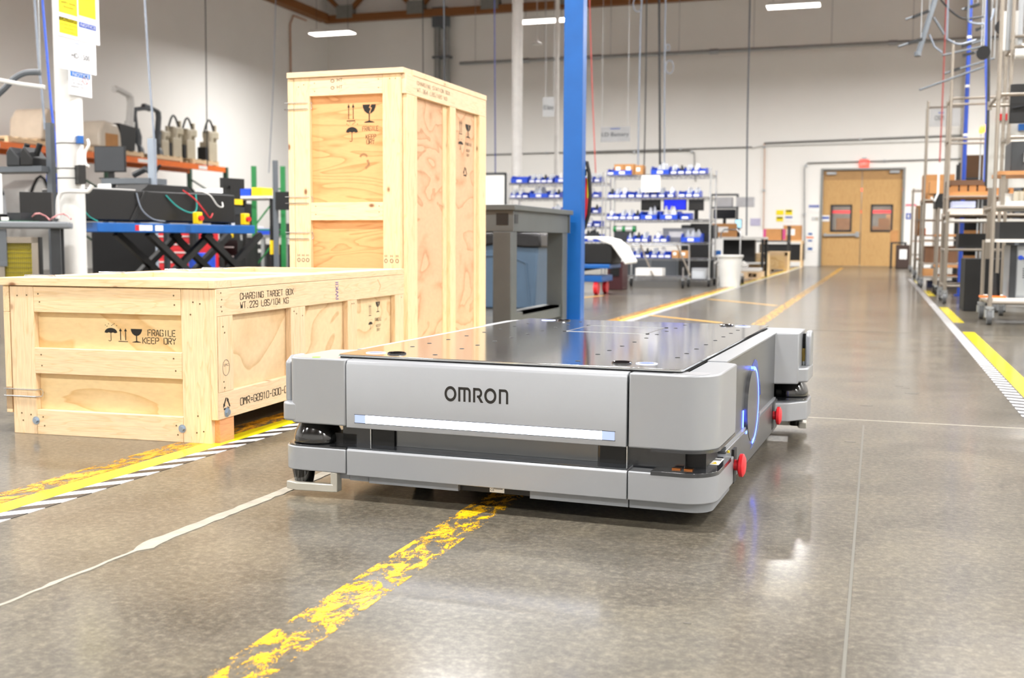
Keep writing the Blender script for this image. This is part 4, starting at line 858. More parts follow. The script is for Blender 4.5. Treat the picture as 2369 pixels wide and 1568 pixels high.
# sign hung on the second shelf, screens, grey instrument
X0, X1, Z0, Z1 = rect(1484, 410, 1527, 444, YB_-.03)
t = thing('shelf_sign', 'white FOXBAT paper sign hanging on the right wire rack', 'sign', ((X0+X1)/2, YB_-.0275, Z0), 0)
MB().box(X0-(X0+X1)/2, X1-(X0+X1)/2, -.004, 0, 0, Z1-Z0+.03).build('sign_sheet', paper, t); text('sign_print', 'FOXBAT', (-.1, -.004, .11), X_, Z_, NY, .2, .035, mat('pale_ink', '#8a8f94', .6), t)
def monitor(name, label, px0, py0, px1, py1, Y, scr, z0=None, stand=True, rz=0):
    X0, X1, Z0, Z1 = rect(px0, py0, px1, py1, Y); w, h = (X1-X0)/2, Z1-Z0; zb = Z0 if z0 is None else z0
    t = thing(name, label, 'monitor', ((X0+X1)/2, Y, zb), rz); q = Z0-zb
    MB().box(-w, w, 0, .035, q, q+h).build('monitor_case', black, t, bevel=.004); MB().box(-w+.01, w-.01, -.002, 0, q+.012, q+h-.01).build('screen', scr, t)
    if stand and q > .01: MB().box(-.03, .03, .02, .05, 0, q+.05).box(-.1, .1, -.05, .1, 0, .012).build('monitor_stand', black, t)
    return t
scrb = mat('blue_screen', '#1c2cf0', .3, emit=.8, ecol='#2238ff'); scrk = mat('dark_screen', '#15171b', .15)
monitor('monitor', 'computer monitor showing a bright blue screen, on the wire rack', 1535, 461, 1588, 486, YB_+.46, scrb, lv['3']+.004)
monitor('monitor', 'dark monitor left of the blue screen on the wire rack', 1483, 461, 1528, 487, YB_+.46, scrk, lv['3']+.004)
monitor('monitor', 'dark monitor right of the blue screen on the wire rack', 1593, 461, 1628, 487, YB_+.46, scrk, lv['3']+.004)
t = cbox('flat grey test instrument on the fourth shelf of the right wire rack', P(1545), 517, P(1800), 549, YB_+.3, .25, lv['4']+.004, m=mat('instrument_grey', '#9a9ea3', .4), tape=False, name='test_instrument', cat='instrument')
# ---- rack on the left
YA = 18.3; a = on_y(1176, 500, YA); b = on_y(1393, 500, YA)
la = {n: on_y(1330, y, YA).z for n, y in (('t', 422), ('2', 457), ('3', 493), ('4', 524), ('5', 559), ('6', 640))}
wire_rack('chrome wire rack with blue bins behind the blue column and grey workbench', a.x, b.x, YA, YA+.6, list(la.values()), on_y(1390, 398, YA).z)
RA = 'the left wire rack'
fill(RA, 'the top shelf', [(282, 428), (440, 482), (490, 532), (537, 580), (585, 630), (640, 760), (866, 906), (914, 960), (970, 1022)], YA, la['t'])
fill(RA, 'the second shelf', [(286, 326), (332, 376), (384, 428), (436, 595), (602, 642), (648, 690), (868, 910), (918, 960), (968, 1012)], YA, la['2'])
fill(RA, 'the third shelf', [(620, 700), (868, 950), (960, 1012)], YA, la['3'])
fill(RA, 'the fourth shelf', [(900, 960), (974, 1026)], YA, la['4'])
fill(RA, 'the fifth shelf', [(550, 690), (868, 1028)], YA, la['5'])
# white board frame beside it
X0, X1, Z0, Z1 = rect(1117, 404, 1162, 470, 15.5)
t = thing('whiteboard_stand', 'white board in a dark frame standing behind the grey workbench', 'whiteboard', ((X0+X1)/2, 15.5, 0))
w = (X1-X0)/2+.05; MB().box(-w, w, 0, .01, 1.0, Z1).build('board_panel', white, t)
fm = MB()
for x in (-w, w): fm.box(x-.015, x+.015, -.01, .02, 0, Z1+.02)
fm.box(-w, w, -.01, .02, Z1, Z1+.03); fm.build('stand_frame', dgrey, t); MB().box(-w-.02, w+.02, -.25, .25, 0, .03).build('stand_foot', dgrey, t)
# ---- lift cart with a sheeted robot chassis
Yc = 13.5; X0, X1, Z0, Z1 = rect(1245, 640, 1392, 690, Yc)
t = thing('lift_cart', 'blue scissor lift cart with red and black wheels in front of the wire racks', 'cart', ((X0+X1)/2, Yc, 0)); w = (X1-X0)/2
MB().box(-w, w, 0, .6, .16, .24).build('base_frame', bluep, t, bevel=.01); MB().box(-w-.05, w+.1, -.03, .63, .33, .38).build('table_platform', bluep, t, bevel=.008)
for s in (-1, 1): MB().beam((-w+.1, .1+.4*(s > 0), .24), (w-.1, .1+.4*(s > 0), .335), .03).build('scissor_arm', dgrey, t)
for x, m_ in ((-w+.12, rubber), (w-.08, redp)):
    for y in (.06, .54): MB().cyl((x-.025, y, .085), (x+.025, y, .085), .085, 20).build('wheel', m_, t)
MB().box(-w+.04, -w+.2, -.002, .0, .18, .23).build('label_card', paper, t)
MB().tube([(-w+.25, -.03, .36), (-w-.0, -.12, .45), (-w-.02, -.12, .55), (-w+.12, -.1, .6)], .012, 8).build('push_handle', chrome, t)
MB().prism([(-w+.32, .25), (-w+.55, .25), (-w+.55, .56), (-w+.32, .56)], -.09, -.03, 1).build('control_box', beige, t)
t2 = thing('robot_chassis', 'black robot chassis under a white protective sheet on the blue lift cart', 'robot', ((X0+X1)/2+.1, Yc, .381))
MB().box(-w, w+.02, .02, .58, 0, .26).build('chassis', black, t2, bevel=.02)
sh = MB(); pr = [(-w-.06, .2), (-w-.03, .3), (0, .32), (w*.6, .31), (w+.02, .24), (w+.14, .08), (w+.2, .0), (w+.22, .03), (w+.12, .2), (w+.0, .31), (w*.6, .345), (-w, .34), (-w-.08, .27)]
sh.prism(pr, -.02, .62, 1).build('dust_sheet', mat('white_sheet', '#eff0ee', .8), t2, bevel=.01)
# tube cart in front of the right rack, low
Yd = 16.1; a = on_z(1458, 663); b = on_z(1582, 664)
t = thing('tube_cart', 'low wire cart with diagonal silver braces in front of the right wire rack', 'cart', ((a.x+b.x)/2, a.y-.2, 0)); w = (b.x-a.x)/2+.05
for x in (-w, w):
    for y in (0, .5): caster(t, x, y, .13); MB().cyl((x, y, .13), (x, y, .62 if y else .3), .012, 8).build('post', chrome, t)
wire_shelf(t, -w, w, 0, .5, .16)
for x in (-.3, .25): MB().cyl((x, .5, .62), (x+.28, .05, .18), .014, 8).build('brace', alu, t)
MB().cyl((-w, .5, .62), (w, .5, .62), .012, 8).build('handle', chrome, t)
o = cbox('white foam block on the low wire cart', 1470, 622, 1532, 640, a.y-.1, .25, .168, m=white, tape=False, lab=False, name='foam_block', cat='packaging')
# ---- white wheeled bin and the A-frame sign beside it
p = on_z(1684, 664); t = thing('waste_bin', 'tall white plastic waste bin beside the yellow lane line', 'bin', (p.x, p.y+.2, 0))
MB().lathe([(.15, 0), (.175, .40), (.18, .44), (.195, .44), (.2, .465), (.19, .475), (.175, .475), (.14, .05), (.05, .03)], (0, 0, 0), 28).build('bin_body', white, t)
for s in (-1, 1): MB().tube([(s*.19, -.05, .38), (s*.225, -.05, .35), (s*.225, .05, .35), (s*.19, .05, .38)], .01, 6).build('grip', white, t)
Yt = p.y+.95; X0, X1, Z0, Z1 = rect(1667, 531, 1712, 640, Yt)
t = thing('hand_cart', 'small chrome-handled cart with a white and blue notice behind the white bin', 'cart', ((X0+X1)/2, Yt, 0)); w = (X1-X0)/2
MB().tube([(-w, 0, .09), (-w, 0, Z1-.06), (-w+.05, 0, Z1), (w-.05, 0, Z1), (w, 0, Z1-.06), (w, 0, .09)], .012, 8).build('handle_tube', chrome, t); MB().box(-w-.02, w+.02, -.02, .5, .09, .12).build('cart_deck', dgrey, t)
for x in (-w, w): MB().cyl((x-.015, .04, .045), (x+.015, .04, .045), .045, 14).build('wheel', rubber, t); MB().cyl((x-.015, .44, .045), (x+.015, .44, .045), .045, 14).build('wheel', rubber, t)
nz0 = on_y(1662, 594, Yt).z; nz1 = on_y(1662, 552, Yt).z
nt_ = MB().box(-w-.13, -w+.04, -.03, -.012, nz0, nz1).build('notice_board', paper, t); MB().flat([R4(-w-.10, -w+.01, nz0+.02, nz0+.1)], (0, -.03, 0), X_, Z_, NY).build('blue_field', bluep, nt_)
# ---- dark desk area and monitors further back (behind the racks)
def table(name, label, px0, pyt, px1, Y, d, m, legm, zt=None, shelf=None, cat='table'):
    X0, X1, Z0, Z1 = rect(px0, pyt-2, px1, pyt, Y); zt = zt or Z0; w = (X1-X0)/2
    t = thing(name, label, cat, ((X0+X1)/2, Y, 0)); MB().box(-w, w, 0, d, zt-.04, zt).build('tabletop', m, t, bevel=.004)
    for x in (-w+.03, w-.03):
        for y in (.03, d-.03): MB().box(x-.025, x+.025, y-.025, y+.025, 0, zt-.04).build('leg', legm, t)
    if shelf: MB().box(-w+.05, w-.05, .05, d-.05, shelf, shelf+.03).build('lower_shelf', m, t)
    return t, zt
t, zt = table('workbench', 'black workbench with equipment behind the white waste bin', 1640, 548, 1768, 21.5, .8, mat('pale_top', '#d8d8d4', .5), black, None, .25, 'workbench')
X0, X1, Z0, Z1 = rect(1650, 556, 1760, 600, 22.0)
MB().box(X0+.12, X1-.12, .05, .3, .285, zt-.05).build('storage_case', black, None, (0, 22.0, 0)); o = bpy.data.objects['storage_case']; tag(o, 'black equipment case on the lower shelf of the black workbench', 'case')
monitor('monitor', 'dark wide monitor on the black workbench under a grey shelf', 1650, 484, 1702, 506, 22.1, scrk, zt)
cbox('long brown carton lying on the black workbench behind the wire rack', 1648, 515, 1704, 546, 21.6, .4, zt)
monitor('monitor', 'small bright tablet screen glowing on the black workbench', 1700, 507, 1716, 528, 21.7, mat('pale_screen', '#a9dcf0', .3, emit=1.0), zt)
X0, X1, Z0, Z1 = rect(1645, 452, 1706, 482, 22.3)
t = thing('bench_shelf', 'grey overhead bench shelf with binders above the dark monitor', 'shelf', ((X0+X1)/2, 22.2, zt)); w = (X1-X0)/2
MB().box(-w, w, 0, .3, Z0-zt, Z0-zt+.03).box(-w, w, 0, .3, Z1-zt, Z1-zt+.03).build('shelf_board', greyp, t)
for x in (-w, w): MB().box(x-.02, x+.02, .1, .14, 0, Z1-zt+.03).build('upright', greyp, t)
for i in range(2): X0b = -w+.08+i*.42; o = MB().box(0, .34, .02, .25, 0, Z1-Z0-.07).build('ring_binder', mat('binder_grey', '#c2c4c8', .5), None, (t.location.x+X0b, 22.2, Z0+.031)); tag(o, ('left' if i == 0 else 'right')+' pale grey binder box on the overhead bench shelf', 'binder')
# wooden boxes, pallet, bags
def wood_box(label, px0, py0, px1, py1, Y, d, z=0):
    X0, X1, Z0, Z1 = rect(px0, py0, px1, py1, Y); w = (X1-X0)/2; h = Z1-z
    t = thing('wooden_box', label, 'crate', ((X0+X1)/2, Y, z)); MB().box(-w, w, 0, d, .04, h).build('box_body', plyL, t)
    for x0, x1 in ((-w-.01, -w+.06), (w-.06, w+.01)): MB().box(x0, x1, -.012, 0, .04, h).build('corner_post', pZ, t)
    MB().box(-w-.01, w+.01, -.012, 0, h-.07, h).build('top_rail', pX, t); MB().box(-w-.01, w+.01, -.012, d, h, h+.02).build('lid_board', pX, t)
    for x in (-w, w-.08): MB().box(x, x+.08, 0, d, 0, .04).build('skid', pY, t)
    return t
wood_box('small wooden box with knotty front behind the white waste bin', 1733, 588, 1772, 638, 22.3, .8)
wood_box('low wooden box under the wheeled cart by the back wall', 1776, 584, 1821, 626, 26.5, .8)
def pallet(label, x, y, w, d, z=0, group=None, n=5):
    t = thing('pallet', label, 'pallet', (x, y, z), 0, group)
    for i in range(3): a = -w/2+(w-.08)*i/2; MB().box(a, a+.08, 0, d, .02, .1).build('bearer', pY, t)
    for i in range(n): b = (d-.1)*i/(n-1); MB().box(-w/2, w/2, b, b+.1, .1, .12).build('deck_board', pX, t)
    for i in (0, 1): b = (d-.1)*i; MB().box(-w/2, w/2, b, b+.1, 0, .02).build('base_board', pX, t)
    return t
pp = on_z(1745, 640); t = pallet('short wooden pallet carrying white foam behind the white waste bin', on_z(1732, 642).x, 20.9, .55, .7)
o = MB().box(-.3, .3, 0, .5, 0, .07).build('foam_sheet', white, None, (t.location.x-.05, 20.95, .121), bevel=.02); tag(o, 'white foam sheet on the short pallet', 'packaging')
# table of wood with boxes near the back wall, wheeled cart in front
t, zt = table('workbench', 'plywood workbench with black inside near the double door', 1760, 556, 1857, 31.0, .8, pX, pZ, None, .15, 'workbench')
MB().box(-.6, .55, .1, .7, .18, zt-.1).build('equipment_case', black, None, (t.location.x, 31.0, 0)); tag(bpy.data.objects['equipment_case'], 'black case filling the plywood workbench by the double door', 'case')
pink = mat('pink_tape', '#c0487e', .5)
for q, (a_, b_, c_) in enumerate(((1766, 1808, 528), (1812, 1853, 520))):
    o = cbox(('brown box with pink tape, left of the two' if q == 0 else 'brown box with pink tape and white label, right of the two')+' on the plywood workbench', a_, c_, b_, 555, 31.1, .5, zt+.001, tape=False, lab=q == 1)
    c_ = o.children[0]; MB().flat([R4(-.25, -.17, .02, .3)], (0, 0, 0), X_, Z_, NY).build('pink_tape', pink, c_)
X0, X1, Z0, Z1 = rect(1737, 556, 1822, 622, 27.3)
t = thing('tube_cart', 'tall grey tube cart with wheels in front of the plywood workbench', 'cart', ((X0+X1)/2, 27.3, 0)); w = (X1-X0)/2
for x in (-w, w):
    for y in (0, .6): MB().box(x-.02, x+.02, y-.02, y+.02, .13, Z1+.35 if x > 0 else Z1).build('post', dgrey, t); caster(t, x, y, .13)
MB().box(-w, w, 0, .6, Z1-.04, Z1).build('cart_shelf', greyp, t); MB().box(-w, w, 0, .6, .22, .25).build('cart_shelf', greyp, t)
# ---- wall signs
def wall_sign(label, px0, py0, px1, py1, m, cat='sign', body=None, bm=None, Y=YB, name='wall_sign', bands=None):
    X0, X1, Z0, Z1 = rect(px0, py0, px1, py1, Y); w, h = X1-X0, Z1-Z0
    t = thing(name, label, cat, (X0, Y-.001, Z0)); MB().box(0, w, -.012, 0, 0, h).build('sign_board', m, t)
    for (u0, u1, v0, v1, mm) in bands or []: MB().flat([R4(u0*w, u1*w, v0*h, v1*h)], (0, -.012, 0), X_, Z_, NY, .002).build('colour_field', mm, t)
    for (tx, u0, u1, v0, v1) in body or []: text('sign_print', tx, (u0*w, -.012, v0*h), X_, Z_, NY, (u1-u0)*w, (v1-v0)*h, bm or ink, t, .004)
    return t
nb = mat('notice_blue', '#2b4fae', .5); sg = mat('sign_grey', '#b9bbbc', .6); yc = mat('caution_yellow', '#f2dc14', .5)
t = wall_sign('grey LD Battery sign hanging high above the wire racks', 1390, 293, 1458, 328, sg, Y=20.0, name='hanging_sign', body=[('LD Battery', .04, .96, .28, .62)], bm=mat('sign_ink', '#3c3f44', .6))
MB().flat([R4(.18, .36, .84*.27, .9*.27)], (0, -.012, 0), X_, Z_, NY, .002).build('small_logo', nb, t)
for u in (.02, .5): MB().cyl((u, -.006, .27), (u, -.006, HW-t.location.z), .003, 5).build('hanging_wire', steel, t)
wall_sign('yellow caution sign, upper left of the four by the plywood workbench', 1796, 486, 1813, 497, yc); wall_sign('yellow caution sign, upper right of the four by the plywood workbench', 1817, 485, 1833, 497, yc, bands=[(.08, .92, .6, .9, ink)])
wall_sign('yellow caution sign, lower left of the four by the plywood workbench', 1796, 501, 1812, 512, yc, bands=[(.08, .92, .6, .9, ink)]); wall_sign('white notice sheet, lower right of the four by the plywood workbench', 1816, 500, 1834, 513, paper, bands=[(.05, .95, .65, .95, nb)])
wall_sign('white and blue notice sign left of the double door, above the light switch', 1870, 473, 1896, 491, paper, bands=[(.05, .95, .6, .95, nb)], body=[('NOTICE', .12, .88, .64, .9)], bm=white)
wall_sign('grey light switch plate left of the double door', 1878, 502, 1894, 510, sg, cat='light switch', name='light_switch', bands=[(.15, .4, .2, .8, white), (.6, .85, .2, .8, beige)])
wall_sign('white poster with blue and orange marks low on the wall left of the door', 1863, 535, 1884, 582, paper, bands=[(.3, .75, .82, .92, bluep), (.1, .9, .66, .74, orange), (.3, .75, .5, .58, bluep), (.3, .8, .08, .2, bluep)])
wall_sign('white notice with red heading right of the double door', 2095, 471, 2120, 486, paper, bands=[(.0, 1, .6, .95, mat('pink_red', '#e0798a', .6))])
wall_sign('small dark blue sign right of the double door', 2096, 493, 2107, 507, nb, bands=[(.3, .7, .2, .8, white)])
wall_sign('small white notice taped on the left door leaf', 1901, 498, 1919, 512, paper, Y=YB+.055, bands=[(.05, .95, .4, .75, nb)])
wall_sign('lilac paper notice on the wall above the tube cart', 1736, 505, 1759, 522, mat('lilac_paper', '#b9b6cf', .7))
# exit sign, lit
X0, X1, Z0, Z1 = rect(1988, 369, 2011, 386, YB-.05)
t = thing('exit_sign', 'small glowing red EXIT sign above the double door', 'exit sign', ((X0+X1)/2, YB-.03, Z0)); w, h = (X1-X0)/2, Z1-Z0
MB().box(-w, w, -.03, .03, 0, h).build('sign_case', mat('exit_glow', '#ff5a48', .4, emit=1.6, ecol='#ff4a38'), t); text('sign_print', 'EXIT', (-w*.75, -.03, h*.22), X_, Z_, NY, w*1.5, h*.55, white, t, .002); MB().box(-w*.5, w*.5, -.02, .03, h, h+.05).build('mounting_bracket', steel, t)
# ---- conduits on the back wall
pipe = mat('conduit_grey', '#8e9090', .4, .5)
def conduit(label, pts, r=.02, name='conduit', Y=YB, m=pipe, cat='pipe', clamps=True, off=.06):
    t = thing(name, label, cat, (0, Y-off, 0)); q = [(on_y(a, b, Y-off).x, 0, on_y(a, b, Y-off).z) for a, b in pts]
    o = MB().tube(q, r, 8).build('pipe_run', m, t)
    if clamps:
        for a, b in zip(q, q[1:]):
            L = math.hypot(b[0]-a[0], b[2]-a[2]); n = max(1, int(L/3))
            for i in range(n):
                f_ = (i+.5)/n; x, z = a[0]+(b[0]-a[0])*f_, a[2]+(b[2]-a[2])*f_; MB().box(x-.03, x+.03, -.03, off-.002, z-.03, z+.03).build('pipe_clamp', steel, t)
    return t
t = thing('sprinkler_main', 'long grey pipe hung across the upper back wall on thin rods', 'pipe', (0, YB-.9, 6.05))
MB().cyl((-12.3, 0, 0), (6, 0, 0), .055, 12).build('pipe_run', mat('pipe_bright', '#a5a8a8', .3, .7), t)
for x in (-11.8, -9.6, -7.6, -5.6, -3.5, -1.4, .7, 2.8): MB().cyl((x, 0, 0), (x, 0, HW-6.05), .008, 5).build('hanging_rod', steel, t)
for x in (-10.2, -8.0, -4.6, .2): MB().cyl((x-.12, 0, 0), (x+.12, 0, 0), .075, 12).build('coupling', steel, t)
conduit('thin conduit running along the back wall over the wire racks', [(1117, 358), (1740, 340)], .018)
conduit('thin conduit under the first, bending down behind the top shelf bins', [(1345, 355), (1595, 349), (1606, 353), (1609, 420)], .015, off=.05)
conduit('grey pipe with clamps running along the back wall above the door', [(1768, 331), (2225, 313)], .025)
conduit('thin white pipe just below the clamped grey pipe above the door', [(1738, 343), (1760, 338), (2225, 325)], .02, m=mat('pipe_white', '#d0d0cc', .5), off=.04, clamps=False)
conduit('brown drop pipe from the clamped pipe down to the notices', [(1768, 331), (1769, 350), (1766, 530)], .015, m=mat('copper_pipe', '#b98f70', .5))
conduit('grey conduit framing the double door, passing the exit sign', [(1861, 600), (1861, 390), (1868, 377), (2232, 367)], .018)
# grey duct riser and junction box high on the back wall
t = thing('duct_riser', 'pair of grey metal duct pipes with a box at the top, behind the tall crate', 'duct', (on_y(1024, 100, YB-.2).x, YB-.2, 0)); 
for x in (-.18, .14): MB().cyl((x, 0, 0), (x, 0, 7.3), .1, 14).build('duct_pipe', mat('duct_zinc', '#9fa3a2', .35, .7), t)
MB().box(-.28, .2, -.2, .15, 7.3, 7.9).build('duct_box', greyp, t); MB().box(-.3, .28, -.14, .14, 6.35, 6.42).build('duct_strap', greyp, t)
t = thing('spiral_duct', 'long pale spiral air duct crossing under the roof right of the blue column', 'duct', (-7.5, 24.0, 6.95)); MB().cyl((0, 0, 0), (9, 0, 0), .16, 18).cyl((0, 0, .0), (0, 0, .001), .1, 8).build('duct_tube', mat('duct_pale', '#c2c4be', .35, .5), t)
for i in range(30): pass
for x in (1, 4, 7): MB().cyl((x, 0, .16), (x, 0, HW-6.95), .008, 5).build('hanging_rod', steel, t)
# slim white columns behind
for px, Z, r, lab in ((1195, 21, .1, 'slim white column behind the tall crate and grey workbench'), (1286, 24, .045, 'thin pale pipe column just left of the blue column')):
    p = at(px, 500, Z); t = thing('support_column', lab, 'column', (p.x, p.y, 0)); MB().cyl((0, 0, 0), (0, 0, HW), r, 20).build('column_shaft', mat('column_white', '#ecebe8', .4), t); MB().box(-.18, .18, -.18, .18, 0, .015).build('base_plate', white, t)
t = wall_sign('grey HD Battery sign edge-on beside the blue column', 1256, 225, 1283, 270, sg, Y=19.0, name='hanging_sign', body=[('HD Battery', .06, .95, .28, .6)], bm=mat('sign_ink', '#3c3f44', .6))
for u in (.05, .2): MB().cyl((u, -.006, .3), (u, -.006, HW-t.location.z), .003, 5).build('hanging_wire', steel, t)
# hanging smoke-detector-like white dish
p = on_y(1242, 103, 24.5); t = thing('hanging_sensor', 'small white dish sensor hanging from the roof left of the blue column', 'sensor', (p.x, 24.5, p.z)); MB().lathe([(.12, 0), (.1, .04), (.04, .06), (.03, .12)], (0, 0, 0), 16).build('dish', white, t); MB().cyl((0, 0, .12), (0, 0, HW-p.z), .008, 6).build('hanging_rod', white, t)
# hanging cables
cabk = mat('cable_black', '#1c1e22', .5); cabb = mat('cable_blue', '#2c56c8', .4); cabr = mat('cable_red', '#b04a44', .5); cabg = mat('cable_grey', '#7f8895', .5)
def cable(label, pts, Z, r=.012, m=cabk, name='hanging_cable', cat='cable', top=True, loops=None):
    q = [at(a, b, Z) for a, b in pts]; 
    if top: q = [Vector((q[0].x, q[0].y, HW))]+q
    o = MB().tube(([q[0]]+eased(q[1:])) if top and len(q) > 3 else q, r, 7)
    for (a, b, rr) in loops or []:
        c = at(a, b, Z); o.tube([c+CR*rr*.6*math.cos(k*PI/8)+Vector((0, 0, rr*math.sin(k*PI/8))) for k in range(16)], r*.7, 6, True)
    o = o.build(name, m); return tag(o, label, cat)
cable('dark blue cable hanging left of the slim white column', [(1144, 0), (1146, 400)], 18, .01, mat('cable_navy', '#27306e', .5))
cable('black cable hanging in front of the duct riser above the tall crate', [(1027, 0), (1028, 190)], 16, .014)
cable('thin dark cable hanging above the tall crate, left of the duct riser', [(978, 0), (979, 178)], 20, .008)
cable('thin red cable hanging right of the blue column', [(1364, 0), (1370, 200), (1378, 400)], 17, .009, cabr)
cable('looped grey cable with a coil at the top, left of the cable group', [(1485, 0), (1482, 60), (1478, 260), (1476, 385)], 17, .012, cabg, loops=[(1475, 10, .11)])
cable('thin black cable, second in the cable group over the right rack', [(1496, 0), (1494, 200), (1490, 395)], 17, .010)
cable('thick black cable, third in the cable group over the right rack', [(1525, 0), (1526, 200), (1527, 400)], 17, .017)
cable('grey cable with a hanging loop, rightmost of the cable group', [(1540, 0), (1538, 120), (1537, 395)], 17, .011, cabg, loops=[(1549, 155, .1), (1545, 110, .05)])
cable('long dark cable hanging to the bench left of the double door', [(1735, 0), (1732, 150), (1729, 300), (1727, 545)], 20.5, .014, mat('cable_slate', '#474f5c', .5))
# ================================================================== LEFT SIDE
# ---- white round column with taped notices
pc = at(170, 600, 8.0); cxL, cyL, rL = pc.x, pc.y, .092
t = thing('support_column', 'white round column on the left with warning notices taped on', 'column', (cxL, cyL, 0))
MB().cyl((0, 0, 0), (0, 0, HW), rL, 32).build('column_shaft', white, t)
MB().box(-.2, .2, -.2, .2, 0, .015).build('base_plate', white, t)
for py in (335, 392, 414): z = at(170, py, 8).z; MB().tube([((rL+.002)*math.cos(a*PI/10), (rL+.002)*math.sin(a*PI/10), z) for a in range(20)], .003, 5, True).build('tie_band', black, t)
Xs = cxL+rL+.004
def col_sheet(label, name, px0, py0, px1, py1, m, bands=(), words=()):
    a, b = on_x(px0, (py0+py1)/2, Xs), on_x(px1, (py0+py1)/2, Xs); w = b.y-a.y; xm_ = (px0+px1)/2
    z0, z1 = on_x(xm_, py1, Xs).z, on_x(xm_, py0, Xs).z; h = z1-z0
    t = thing(name, label, 'sign', (Xs, a.y, z0)); MB().box(-.004, 0, 0, w, 0, h).build('sheet', m, t)
    for u0, u1, v0, v1, mm in bands: MB().flat([R4(u0*w, u1*w, v0*h, v1*h)], (0, 0, 0), Y_, Z_, X_, .0015).build('colour_field', mm, t)
    for tx, u0, u1, v0, v1, mm in words: text('sign_print', tx, (0.0015, u0*w, v0*h), Y_, Z_, X_, (u1-u0)*w, (v1-v0)*h, mm, t, .0025)
    return t
lam = mat('laminated_sheet', '#eceef2', .15, coat=.6)
Xs = cxL+rL+.026
col_sheet('laminated sheet of four small yellow and blue warning panels, top of the white column', 'warning_sheet', 125, -30, 229, 92, lam,
          bands=[(.1, .5, .06, .36, yc), (.1, .5, .44, .95, yc), (.53, .92, .48, .95, yc), (.53, .92, .26, .36, nb), (.1, .5, .29, .36, ink)],
          words=[('CAUTION', .12, .48, .30, .35, yc), ('EYE PROTECTION', .12, .48, .22, .25, ink), ('REQUIRED', .2, .42, .15, .18, ink), ('IN THIS AREA', .15, .45, .09, .115, ink), ('NOTICE', .56, .9, .28, .34, white), ('SAFETY SHOES', .14, .46, .62, .66, ink), ('REQUIRED', .2, .42, .54, .58, ink), ('CAUTION', .56, .88, .84, .91, ink)])
Xs = cxL+rL+.02
col_sheet('white HD-1500 sheet taped on the white column below the warning panels', 'name_sheet', 134, 88, 222, 165, lam, words=[('OMRON', .42, .62, .80, .86, nb), ('HD-1500', .34, .82, .38, .54, ink)])
Xs = cxL+rL+.014
t = col_sheet('small NOTICE sheet with red prohibition ring, lowest on the white column', 'notice_sheet', 160, 164, 212, 222, lam, bands=[(.06, .94, .72, .92, mat('notice_sky', '#1f6fc4', .5))], words=[('NOTICE', .14, .88, .74, .89, white), ('NO FOOD', .1, .6, .55, .63, ink), ('OR DRINK', .1, .6, .42, .5, ink), ('PERMITTED', .06, .64, .29, .37, ink)])
MB().flat(strip(arc(.17, .115, .028, 0, 360, 20, .028), .005)+strip([(.155, .135), (.185, .095)], .005), (0, 0, 0), Y_, Z_, X_, .0015).build('prohibition_ring', redp, t)
# control box, blue box, conduit on the column
def on_col(px, py, Z=7.85): return at(px, py, Z)
p0, p1 = at(173, 426, 7.88), at(213, 383, 7.88); t = thing('control_box', 'black control box on the right of the white column', 'control box', ((p0.x+p1.x)/2, (p0.y+p1.y)/2, p0.z), -.6)
MB().box(-.062, .062, -.05, .0, 0, p1.z-p0.z).build('box_case', dgrey if 0 else black, t, bevel=.004); MB().box(-.057, -.045, -.053, -.05, .02, .05).build('indicator', redp, t)
p0, p1 = at(178, 333, 7.88), at(202, 315, 7.88); t = thing('junction_box', 'small blue junction box on the white column', 'junction box', ((p0.x+p1.x)/2, (p0.y+p1.y)/2, p0.z), -.6)
MB().box(-.04, .04, -.04, .0, 0, p1.z-p0.z).build('box_case', bluep, t, bevel=.004)
q = [at(a, b, 7.85) for a, b in ((202, 322), (205, 335), (196, 355), (198, 380), (206, 384))]; o = MB().tube(eased(q), .011, 8).build('conduit', white); tag(o, 'short white conduit from the blue box down to the black control box', 'pipe')
q = [at(a, b, 7.8) for a, b in ((213, 428), (205, 441), (195, 443), (150, 443), (138, 452), (134, 470), (134, 506))]; o = MB().tube(eased(q), .015, 8).build('conduit', white); tag(o, 'white bent conduit wrapping the column down to the left bench', 'pipe')
# ---- left workbench
p = at(152, 513, 7.4); zb = p.z
t = thing('workbench', 'grey workbench at the far left edge in front of the white column', 'workbench', (p.x, p.y, 0), .62)
MB().box(-2.2, .02, 0, .36, zb-.045, zb).build('tabletop', mat('bench_top_grey', '#70757a', .4), t, bevel=.012)
for x, y in ((-.10, .04), (-.10, .29), (-2.1, .04), (-2.1, .29)): MB().box(x, x+.06, y, y+.06, 0, zb-.045).build('leg', dgrey, t)
MB().box(-2.0, -.45, .03, .08, .5, zb-.05).box(-.52, -.37, .03, .06, .48, zb-.05).build('apron_box', greyp, t)
bz_ = zb; BXo, BYo = p.x, p.y
def LB(dx, dy, z=0): c, s_ = math.cos(.62), math.sin(.62); return (BXo+c*dx-s_*dy, BYo+s_*dx+c*dy, z)
